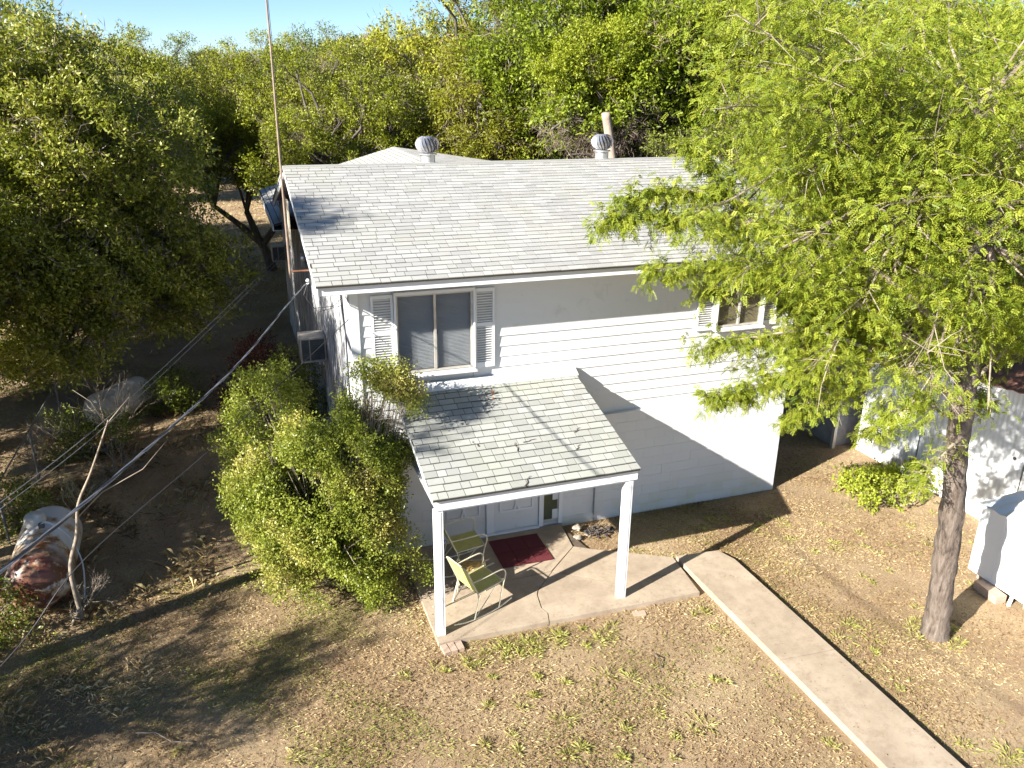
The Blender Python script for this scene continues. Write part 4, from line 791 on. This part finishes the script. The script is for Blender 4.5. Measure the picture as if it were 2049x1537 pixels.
NEARL = [('a', 2.6,19.5,8.7,'yellow green oak whose crown rises just left of the pale hipped roof peak'),('b',4.8,23.5,9.5,'dark oak behind the roof peak, left of the cedar'),
 ('cedar',7.7,18,9.3,'golden green cedar standing behind the left roof ventilator'),('c',11.2,15.8,11.8,'bright green oak behind the ridge, left of the dead trunk'),
 ('c',14.2,15.5,11,'bright green oak behind the right roof ventilator and dead trunk'),('a',9.3,23,12,'tall loose oak against the sky right of the open sky gap'),
 ('c',17.5,13,11.2,'tall bright oak behind the middle of the mesquite crown'),('b',17.8,6,10.0,'dark oak behind the sheds with its trunk showing through the mesquite'),
 ('b',-3.4,52.5,9.6,'oak behind the mast where the wood dips to the sky'),('d',3.4,34,9.7,'yellow green oak right of the mast on the skyline'),
 ('d',-5.6,22,8.9,'yellow green oak between the left live oak and the mast'),('a',-9.5,24,9.2,'oak with a rounded top on the skyline at the upper left'),
 ('b',14.4,3.6,6.6,'low dark tree just beyond the right gable of the house'),('b',13.2,8.4,7.8,'dark tree filling the gap behind the right end of the ridge')]
for k, x, y, h, lb in NEARL: plant(k, x, y, h, lb, sx_=1.05 if k != 'cedar' else 1.1)
# far wood
fr_ = random.Random(77)
for k, x, y, h, lb in (('d',7.1,31.4,9.9,'skyline oak seen between the mast and the tall loose oak'),('a',-5.6,55.2,10.4,'far oak on the skyline just right of the top of the live oak'),
 ('d',-.3,57.3,9.8,'lowest far oak on the skyline left of the mast'),('d',7.0,47.9,10.6,'far oak on the skyline in the middle of the sky gap'),('a',3.5,57.3,10.6,'far oak cut by the mast on the skyline'),
 ('b',4.9,40.6,9.6,'far dark oak just right of the mast below the skyline'),('b',-9.4,55.4,10.4,'far oak mostly hidden by the live oak at the upper left'),('a',14.3,50.3,9.9,'far oak peeping over the tall loose oak'),
 ('a',16,22,11.5,'tall oak at the top edge above the right roof ventilator'),('d',21,24,12,'tall oak at the top edge where the mesquite begins'),('a',19,18,11,'tall oak behind the left half of the mesquite crown')):
    plant(k, x, y, h, lb, sx_=1.15)
for x, y, h in ((10.5,38,9.2),(15,33,9.8),(20,34,11),(-13,30,9),(-10,46,9),(12,47,9.5),(19,46,11),(26,40,12),(-15,56,9.3),(9,58,9.4),(22,57,11.5)):
    plant(fr_.choice('abd'), x, y, h, 'one of the far oaks hidden inside the wood behind the nearer trees', 'hidden oaks inside the wood', sx_=1.15)
for x, y, h in ((22,12,11),(24,7,11),(22,2,10),(26,16,12),(28,4,11),(29,10,12)):
    plant(fr_.choice('ab'), x, y, h, 'one of the tall trees hidden behind the mesquite crown', 'trees behind the mesquite')
for x, y, h in ((-11,19,8.6),(-8.6,17.2,7.6),(-13,24,9.5),(-11.5,12.5,8.5),(-12.5,7.5,8.4),(-9.9,8.4,6.6)):
    plant(fr_.choice('ab'), x, y, h, 'one of the dim oaks in the dark wood behind the big live oak', 'trees behind the left live oak')
# spreading dark limbs and brown undergrowth right behind the ridge
so = thing('spreading_oak', 'dark spreading limbs with brown hanging twigs behind the ridge between the ventilators', 'tree')
sp_ = MB()
for pts_, r_ in (([(10.9,13.2,0),(10.8,13.2,3.5),(10.6,13.2,5.6),(10.3,13.1,7.2),(9.9,13.0,8.2)],.2),([(10.7,13.2,5.2),(11.4,13.0,6.6),(12.3,12.9,7.0),(13.0,12.8,6.8)],.13),([(10.5,13.2,5.8),(9.8,12.9,6.6),(9.1,12.8,6.8),(8.4,12.7,6.5)],.10),([(11.4,13.0,6.6),(11.8,12.9,7.6),(12.3,12.8,8.3)],.09),([(10.8,13.2,4.8),(9.9,12.8,5.6),(9.0,12.7,5.7)],.07)):
    q_ = sagline(pts_, 6); sp_.tube(q_, [r_*(1-.75*i/len(q_)) for i in range(len(q_))], 8)
sp_.build('trunk', M['bark'], so, smooth=True)
r2 = np.random.default_rng(61)
(V,F,tn),_,_ = crown(r2, [(10.3,12.9,5.9,.6),(9.6,12.9,6.1,.5),(11.6,12.9,5.9,.6),(12.2,12.9,6.4,.5),(10.9,12.7,6.5,.4),(8.6,13.2,6.3,.4)], 300, .30, .016, per=8, slen=.35, shell=.1, droop=.5, gaps=.4); link('bare_twigs', npmesh('bare_twigs', V, F, M['twigs'], tn), None, so)
(V,F,tn),_,_ = crown(r2, envelope(random.Random(5), (10.3,12.9,8.6), (2.0,.9,1.1), 22, (.45,.75)), 700, .09, .042, per=11); link('crown', npmesh('crown', V, F, M['leaf_green'], tn), None, so)
# trees just outside the left edge that throw the shade over the yard
for x, y, h, k in ((-9.8,-4.3,5.2,'sparse'),(-9.0,1.3,8.6,'b'),(-9.4,1.6,6.4,'sparse'),(-9.8,4.6,5.2,'sparse'),(-13.2,-5.4,5.6,'sparse')):
    plant(k, x, y, h, 'oak standing just beyond the left edge of the yard and shading it', 'trees left of the yard', sx_=1.1)
# trunks seen in gaps
tree('tall_oak', 'tall thin oak beyond the left edge whose top throws leaf shadows on the roofs', 71, [(-9.3,-2.6,0),(-9.3,-2.6,4),(-9.2,-2.7,7),(-9.1,-2.6,9)], [(-10.0,-1.5,11.0,.55),(-10.1,-2.1,10.7,.4),(-9.8,-.9,10.7,.4),(-9.5,-4.5,8.6,.55),(-9.7,-4.9,8.3,.5)], M['leaf_oak'], M['bark'], 560, .09, .042, .2)
t = MB().tube(sagline([(10.0,11.2,0),(9.95,11.2,4.5),(9.80,11.2,5.9),(9.50,11.1,7.05)],5),[.19-.004*i for i in range(16)],10).build('dead_trunk', M['deadwood'], None, smooth=True, label='bare pale broken trunk right behind the right roof ventilator', category='tree trunk')
bt = thing('twin_trunk_tree', 'thick grey twin trunk showing through the mesquite leaves at the right edge', 'tree')
MB().tube(sagline([(15.7,2.2,0),(15.5,2.2,2.6),(15.0,2.1,4.6),(15.3,2.1,7)],5),[.42-.012*i for i in range(16)],12).tube(sagline([(16.1,2.3,0),(16.3,2.3,2.6),(16.6,2.3,4.4),(16.5,2.3,7)],5),[.33-.01*i for i in range(16)],12).build('trunk', M['bark2'], bt, smooth=True)
rp3 = random.Random(31); lob = envelope(rp3, (16,2.6,7.6), (3.2,2.6,1.9), 22, (.7,1.2))
(V,F,tn),_,_ = crown(np.random.default_rng(8), lob, 420, .09, .04, per=11); link('crown', npmesh('crown', V, F, M['leaf_green'], tn), None, bt)
# shrubs
def shrub(name, label, seed, lobes, lm, dens, ll, lw, base, cat='bush', stems=10, **kw):
    r = np.random.default_rng(seed); q = random.Random(seed); t = thing(name, label, cat)
    mb = MB()
    for l in lobes:
        e = Vector(l[:3]); b = Vector((base[0]+q.gauss(0,.12), base[1]+q.gauss(0,.12), 0)); mid = (b+e)/2+Vector((q.gauss(0,.1),q.gauss(0,.1),-.1*e.z)); mb.tube([b, mid, e], [.022,.014,.005], 5, False)
        for k in range(5): d = Vector((q.gauss(0,1),q.gauss(0,1),q.gauss(.2,.8))).normalized()*l[3]; mb.tube([mid+(e-mid)*q.random(), e+d*.95], [.006,.003], 3, False)
    mb.build('stems', M['branch'], t)
    (V,F,tn),_,_ = crown(r, lobes, dens, ll, lw, **kw); link('foliage', npmesh('foliage', V, F, lm, tn), None, t); return t
rp4 = random.Random(12)
lob = envelope(rp4, (-.72,-.75,1.5), (1.3,.85,1.45), 110, (.16,.36)) + envelope(rp4, (.0,-.85,2.6), (.6,.5,.95), 44, (.18,.32)) + envelope(rp4, (.25,-.78,3.05), (.42,.42,.72), 24, (.2,.34)) + envelope(rp4, (-1.3,.7,2.1), (.95,1.3,1.1), 54, (.18,.38)) + envelope(rp4, (-.45,-1.38,1.55), (.75,.45,.85), 22, (.26,.42)) + envelope(rp4, (.15,-1.35,.55), (.5,.3,.45), 8, (.2,.34))
lob = [l for l in lob if not (l[0]+l[3]*.7 > 0 and l[1]+l[3]*.7 > 0) and l[2]-l[3]*.5 > 0 and not (l[0]+l[3] > .8 and l[2] < 3.2 and l[1] > -1.0 and l[0] > .55)]
shrub('tall_bush', 'tall yellow and green leafy bush beside the front left corner and porch', 5, lob, M['leaf_bush'], 2600, .044, .024, (-.4,-.4), per=10, slen=.20, upb=.5, gaps=.12, shell=.15)
lob = envelope(random.Random(2), (-1.4,7.2,1.05), (.8,1.6,.9), 34, (.3,.55))
shrub('red_leaf_shrub', 'shrub with dull red brown leaves and bare twigs beside the weathered wall', 6, lob, M['leaf_red'], 520, .06, .03, (-1.1,7.6), per=9, slen=.2)
lob = envelope(random.Random(3), (-.65,5.0,1.4), (.42,.9,1.2), 16, (.24,.4))
shrub('wall_shrub', 'dark green shrub against the weathered wall behind the nearer air conditioner', 7, lob, M['leaf_oak'], 1100, .05, .026, (-.6,5.2), per=9, slen=.16)
lob = envelope(random.Random(4), (10.5,-1.1,.28), (1.2,.75,.28), 26, (.14,.30))
shrub('vine_patch', 'low bright yellow green bush between the white shed and the leaning trunk', 8, lob, M['leaf_vine'], 900, .060, .040, (10.4,-1.2), per=7, slen=.12, gaps=.4, shell=.25)
for i, (c, rad, n, lb) in enumerate((((-6.6,10.8,.8),(1.4,1.0,.8),16,'dark undergrowth bush under the big live oak near the far tank'),((-8.4,6.6,.9),(1.0,1.4,.9),16,'dark undergrowth bush at the left edge beyond the chain link fence'),((-6.0,3.3,.35),(.4,.9,.35),9,'small green bush between the fence and the propane tank'),((-5.1,6.1,.55),(.9,.5,.5),12,'dim green brush in front of the far tank'),((-3.5,8.6,.45),(.6,.8,.45),10,'low dim bush right of the far tank'),((-5.8,-.6,.35),(.25,.7,.35),8,'low weeds beside the rusty lower end of the propane tank'))):
    shrub('undergrowth_bush', lb, 30+i, envelope(random.Random(50+i), c, rad, n, (.2,.5)), M['leaf_oak'], 700, .06, .03, c[:2], per=8, slen=.2)
# bare twiggy things
def twiggy(name, label, seed, x, y, h, n, spread, m_, cat='shrub'):
    q = random.Random(seed); mb = MB()
    def grow(p, d, L, r, lev):
        e = p+d*L; m2 = p+d*L*.5+Vector((q.gauss(0,.06),q.gauss(0,.06),0))*L; mb.tube([p,m2,e],[r,r*.8,r*.6],4,False)
        if lev: 
            for k in range(q.choice((2,3))): grow(p+(e-p)*q.uniform(.5,1), (d+Vector((q.gauss(0,.5),q.gauss(0,.5),q.gauss(.1,.35)))).normalized(), L*q.uniform(.5,.8), r*.6, lev-1)
    for k in range(n): grow(Vector((x+q.gauss(0,.1),y+q.gauss(0,.1),0)), Vector((q.gauss(0,spread),q.gauss(0,spread),1)).normalized(), h*q.uniform(.35,.55), .011, 3)
    return mb.build(name, m_, None, label=label, category=cat)
M['paletwig'] = simple('pale_twig', (.42,.40,.22), (.34,.28,.17), 9, .8)
twiggy('bare_shrub','bare pale twiggy shrub above the upper end of the propane tank',3,-5.0,3.4,1.1,9,.55,M['paletwig'])
twiggy('bare_shrub','tangled bare brown branches beside the wall above the red shrub',4,-1.5,9.4,2.3,20,.6,M['branch'])
twiggy('bare_shrub','bare brown twigs around the foot of the thin sapling',5,-4.55,-.1,.8,8,.5,M['branch'])
twiggy('bare_shrub','low brown brush between the two tanks',11,-4.5,4.6,1.0,14,.9,M['branch'])
twiggy('bare_shrub','brown brush left of the far tank by the fence',12,-5.7,6.2,1.3,12,.8,M['branch'])
twiggy('bare_shrub','thin bare twigs in front of the far tank',8,-4.6,6.6,1.9,8,.45,M['branch'])
sp = MB().tube(sagline([(-4.48,-.28,0),(-4.50,-.28,.9),(-4.32,-.28,1.5),(-4.22,-.28,2.0),(-3.97,-.28,2.5),(-3.62,-.28,3.28)],6),[.04-.001*i for i in range(31)],8).tube([(-4.30,-.28,1.75),(-3.9,-.2,2.1),(-3.3,-.1,2.35),(-2.9,0,2.75)],[.014,.011,.008,.004],5).tube([(-3.66,-.28,3.2),(-3.8,-.3,3.6),(-4.0,-.3,3.8)],[.01,.007,.003],5).tube([(-3.62,-.28,3.25),(-3.3,-.28,3.6)],[.01,.003],5).tube([(-4.48,-.3,.25),(-4.62,-.4,-.0)],[.03,.02],6)
sp.build('bare_sapling', M['branch'], None, smooth=True, label='thin crooked leafless sapling standing right of the rusty tank', category='sapling')
# ------------------------------------------------------------ grass, straw and litter
r = np.random.default_rng(99)
def poly_in(x, y, poly):
    c = np.zeros(len(x), bool); j = len(poly)-1
    for i in range(len(poly)):
        xi, yi = poly[i]; xj, yj = poly[j]
        with np.errstate(divide='ignore', invalid='ignore'): c ^= ((yi > y) != (yj > y)) & (x < (xj-xi)*(y-yi)/((yj-yi) or 1e-9)+xi)
        j = i
    return c
PAT = [(.61,.05),(.61,-2.70),(5.0,-2.81),(5.12,-2.9),(5.12,-13),(6.30,-13),(6.20,-2.15),(6.03,-1.75),(5.15,-1.66),(3.88,-.98),(3.70,.05)]
def ok(x, y):
    k = ~poly_in(x, y, PAT); k &= ~((x > -.01) & (x < 8.5) & (y > -.02) & (y < 15.6)); k &= ~((x > 11.5) & (y > -6)); k &= ~((x > 9.73) & (y < -3.7) & (y > -6.5)); return k
def blades(n, x0, x1, y0, y1, L, Wd, lift, name, m_, label, tmean, tsd, patch=None, curl=0):
    x = r.uniform(x0, x1, n); y = r.uniform(y0, y1, n); k = ok(x, y)
    if patch is not None: k &= r.random(n) < patch(x, y)
    x, y = x[k], y[k]; n = len(x); a = r.uniform(0, 2*np.pi, n); up = np.abs(r.normal(size=n))*lift+.04
    D = unitv(np.stack([np.cos(a), np.sin(a), up], 1)); B = np.stack([-np.sin(a), np.cos(a), r.normal(size=n)*.4], 1); L_ = (L*r.uniform(.4,1.5,n))[:,None]; W2 = (Wd*r.uniform(.6,1.4,n))[:,None]
    P = np.stack([x, y, r.uniform(.0,.012,n)], 1); side = np.stack([-np.sin(a), np.cos(a), np.zeros(n)], 1)*(r.normal(size=n)*.3)[:,None]*L_
    V = np.stack([P-B*W2*.5, P+B*W2*.5, P+D*L_*.6+B*W2*.35+side*.4, P+D*L_*np.array([1,1,.6])+side], 1).reshape(-1,3); V[:,2] = np.maximum(V[:,2], .002)
    tn = np.repeat(np.clip(tmean+r.normal(size=n)*tsd+.22*np.sin(x*1.7+np.sin(y*2.1)*1.5), 0, 1), 4)
    o = link(name, npmesh(name, V, np.arange(n*4).reshape(n,4), m_, tn), None); o['kind'] = 'stuff'; o['label'] = label; o['category'] = 'grass'; return n
nz = lambda x, y: .5+.25*np.sin(x*1.3+1.1*np.sin(y*1.7))+.25*np.sin(y*1.9+1.3*np.sin(x*1.1+2))+.2*np.sin(x*4.1+y*3.3)
pN = lambda x, y: np.clip(.25+nz(x,y)*1.0, .12, 1)
c1 = blades(270000, -6.5, 10.5, -9.2, .2, .052, .0036, .75, 'dry_straw', M['grass_dry'], 'dry straw and dead leaf litter over the front yard', .48, .28, pN)
blades(70000, 5.5, 12, -6.5, 2.5, .062, .0036, .3, 'dry_straw', M['grass_dry'], 'golden dry straw between walkway and sheds', .52, .2, pN)
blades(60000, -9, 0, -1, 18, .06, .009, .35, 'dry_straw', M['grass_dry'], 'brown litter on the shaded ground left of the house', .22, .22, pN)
blades(16000, -14, 2, 18, 48, .16, .03, .8, 'dry_straw', M['grass_dry'], 'pale grass of the clearing beyond the forked oak', .6, .25)
gl = lambda x, y: np.clip((nz(x*1.3+3,y*1.2)-.30)*1.5, 0, 1)*np.clip((2.8-x)/3.5, .42, .95)
blades(260000, -6.5, 7.5, -9, .2, .050, .0055, .9, 'green_grass', M['grass_green'], 'short green grass mixed with straw, thickest at the left', .45, .25, gl)
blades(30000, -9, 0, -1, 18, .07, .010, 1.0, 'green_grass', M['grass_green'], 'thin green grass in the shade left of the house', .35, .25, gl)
blades(9000, 8.6, 12, -3, 2, .06, .010, 1.0, 'green_grass', M['grass_green'], 'sparse green weeds near the white shed', .6, .2, lambda x,y: np.clip((nz(x*2,y*2)-.5)*2,0,1))
blades(9000, -6.2, -3.4, -5.4, -1.6, .11, .0028, 1.3, 'tall_dry_grass', M['grass_dry'], 'taller pale dry grass at the lower left', .8, .15, lambda x,y: np.clip((nz(x*1.5,y*1.5)-.2)*1.6,0,1))
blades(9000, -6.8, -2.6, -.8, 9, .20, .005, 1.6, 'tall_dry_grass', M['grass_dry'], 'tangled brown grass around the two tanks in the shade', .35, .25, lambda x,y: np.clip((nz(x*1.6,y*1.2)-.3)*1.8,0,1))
# individual green tufts
q = random.Random(17); cx, cy, cr, cn = [], [], [], []
def add(x, y, rad, n): cx.append(x); cy.append(y); cr.append(rad); cn.append(n)
k = 0
while k < 120:
    x = q.uniform(-3.5, 7.4); y = q.uniform(-8.4, -2.95)
    if x > 5.0 and x < 6.4: continue
    w_ = nz(np.array([x*1.2]), np.array([y*1.2+4]))[0]
    if q.random() > (.25+w_*.8)*(1.0 if x < 4 else .6): continue
    add(x, y, q.choice((.03,.05,.08,.13))*q.uniform(.8,1.2), q.randint(22,100)); k += 1
for k in range(34): add(q.uniform(.9,3.4), q.uniform(-3.35,-2.95), q.uniform(.04,.09), q.randint(20,50))
for k in range(26): add(q.uniform(4.2,8.2), q.uniform(-1.35,-.5), q.uniform(.03,.07), q.randint(14,36))
for k in range(30): add(q.uniform(7.2,11), q.uniform(-4.6,-.9), q.uniform(.03,.08), q.randint(14,40))
for k in range(16): a = q.uniform(0,6.28); add(7.97+.33*math.cos(a), -4.8+.33*math.sin(a), .07, 26)
X = np.repeat(cx, cn)+r.normal(size=sum(cn))*np.repeat(cr, cn)*.6; Y = np.repeat(cy, cn)+r.normal(size=sum(cn))*np.repeat(cr, cn)*.6
k_ = ok(X, Y); dx = (X-np.repeat(cx, cn)); dy = (Y-np.repeat(cy, cn)); X, Y, dx, dy = X[k_], Y[k_], dx[k_], dy[k_]; n = len(X)
D = unitv(np.stack([dx*11+r.normal(size=n)*.5, dy*14+r.normal(size=n)*.5, np.full(n, 1.2)], 1)); B = unitv(np.cross(D, r.normal(size=(n,3)))); L_ = r.uniform(.03,.115,n)[:,None]
P = np.stack([X, Y, np.zeros(n)], 1); V = np.stack([P-B*.0015, P+B*.0015, P+D*L_*.6+B*.0013, P+D*L_+np.array([0,0,-.3])*L_*.6+D*np.array([1,1,0])*L_*.35], 1).reshape(-1,3); V[:,2] = np.maximum(V[:,2], .003)
o = link('grass_tufts', npmesh('grass_tufts', V, np.arange(n*4).reshape(n,4), M['grass_green'], np.repeat(np.clip(.66+r.normal(size=n)*.22,0,1), 4)), None); o['kind'] = 'stuff'; o['label'] = 'small tufts of fresh green grass dotted over the yard'; o['category'] = 'grass'
# fallen leaves
x = r.uniform(-7, 11, 7000); y = r.uniform(-9, 3, 7000); k_ = ok(x, y); x, y = x[k_], y[k_]; n = len(x); a = r.uniform(0, 6.28, n)
V, F, tn = leaves(np.stack([x, y, r.uniform(.008,.02,n)], 1), np.stack([np.cos(a), np.sin(a), r.normal(size=n)*.15], 1), np.stack([r.normal(size=n)*.4, r.normal(size=n)*.4, np.ones(n)], 1), .038*r.uniform(.5,1.3,n), .016, np.clip(.18+r.normal(size=n)*.22,0,1))
V[:,2] = np.maximum(V[:,2], .004); o = link('fallen_leaves', npmesh('fallen_leaves', V, F, M['grass_dry'], tn), None); o['kind'] = 'stuff'; o['label'] = 'small brown fallen leaves scattered over the ground'; o['category'] = 'leaf litter'
def litter(name, n, fx, fy, fz, label):
    x, y = fx(n), fy(n); z = fz(x, y); k_ = z > -9; x, y, z = x[k_], y[k_], z[k_]; n = len(x); a = r.uniform(0, 6.28, n)
    V, F, tn = leaves(np.stack([x, y, z+.004], 1), np.stack([np.cos(a), np.sin(a), np.zeros(n)], 1), np.stack([r.normal(size=n)*.08, r.normal(size=n)*.08, np.ones(n)], 1), .03*r.uniform(.5,1.4,n), .010, np.clip(.3+r.normal(size=n)*.25,0,1))
    o = link(name, npmesh(name, V, F, M['grass_dry'], tn), None); o['kind'] = 'stuff'; o['label'] = label; o['category'] = 'leaf litter'
def pz(x, y):
    z = np.full(len(x), -99.); i = poly_in(x, y, [(.66,-.02),(.66,-2.65),(5.0,-2.74),(5.1,-1.75),(3.84,-1.05),(3.66,-.02)]); z[i] = .084
    j = (x > 5.27) & (x < 6.08) & (y < -2.2); z[j] = .124; e = np.minimum.reduce([np.abs(x-.66), np.abs(y+2.7), np.where(y < -2.8, np.minimum(np.abs(x-5.22), np.abs(x-6.12)), 9), np.where(y > -2.7, np.abs(y+.05), 9)]); z[r.random(len(x)) > .10+np.exp(-e/.10)] = -99; return z
litter('slab_litter', 5200, lambda n: r.uniform(.6,6.2,n), lambda n: r.uniform(-9,0,n), pz, 'dry leaf bits blown along the edges of the patio and walkway')
rz_ = lambda x, y: np.where(r.random(len(x)) < np.clip((x-3)/6, .04, .8), ze+(y+oy)*sl+.01, -99)
litter('roof_litter', 1500, lambda n: r.uniform(-.4,8.9,n), lambda n: r.uniform(-.5,4.1,n), rz_, 'tiny dry leaves caught on the main roof shingles')
# fallen twigs and sticks
def twig(pts, r_, lb, m_): 
    o = MB().tube(pts, [r_*(1-.5*i/len(pts)) for i in range(len(pts))], 5, True).build('fallen_twig', m_, None, label=lb, category='twig'); return o
def on_porch(x, y): return 3.104+.2548*y+.008
for i, (x, y, a, l, lb) in enumerate(((2.05,-2.52,50,.26,'forked twig at the front edge of the porch roof'),(2.15,-1.75,80,.20,'reddish curled twig in the middle of the porch roof'),(3.25,-1.55,35,.18,'bent twig near the right side of the porch roof'),(1.55,-1.55,110,.16,'short red twig left of centre on the porch roof'),(3.1,-1.95,40,.15,'small hooked twig low on the right of the porch roof'),(2.4,-1.65,10,.22,'long thin twig lying across the porch roof shingles'))):
    c_, s_ = math.cos(R(a)), math.sin(R(a)); P_ = [(x-c_*l/2, y-s_*l/2), (x-c_*l*.1+.02, y-s_*l*.1), (x+c_*l*.2-.02, y+s_*l*.2+.01), (x+c_*l/2, y+s_*l/2)]
    twig([(u, v, on_porch(u, v)+(.012 if j in (0,3) else .004)) for j, (u, v) in enumerate(P_)], .007, lb, M['bark'])
twig([(-3.5,-3.1,.03),(-3.25,-3.2,.05),(-3.05,-3.42,.04),(-2.8,-3.5,.03)], .012, 'pale bent stick lying in the shade stripe at the lower left', M['branch'])
twig([(3.55,-4.15,.03),(3.62,-4.0,.06),(3.58,-3.85,.04)], .009, 'small dark upright twig in the bare patch of the lawn', M['bark'])
twig([(7.0,-.62,.03),(6.7,-.5,.06),(6.35,-.42,.04)], .008, 'pale twig lying at the edge of the wall shadow', M['branch'])
# unused prototypes are removed if never planted
for k, v in protos.items():
    del v['used']
for o in COL.objects:
    if 'used' in o: del o['used']
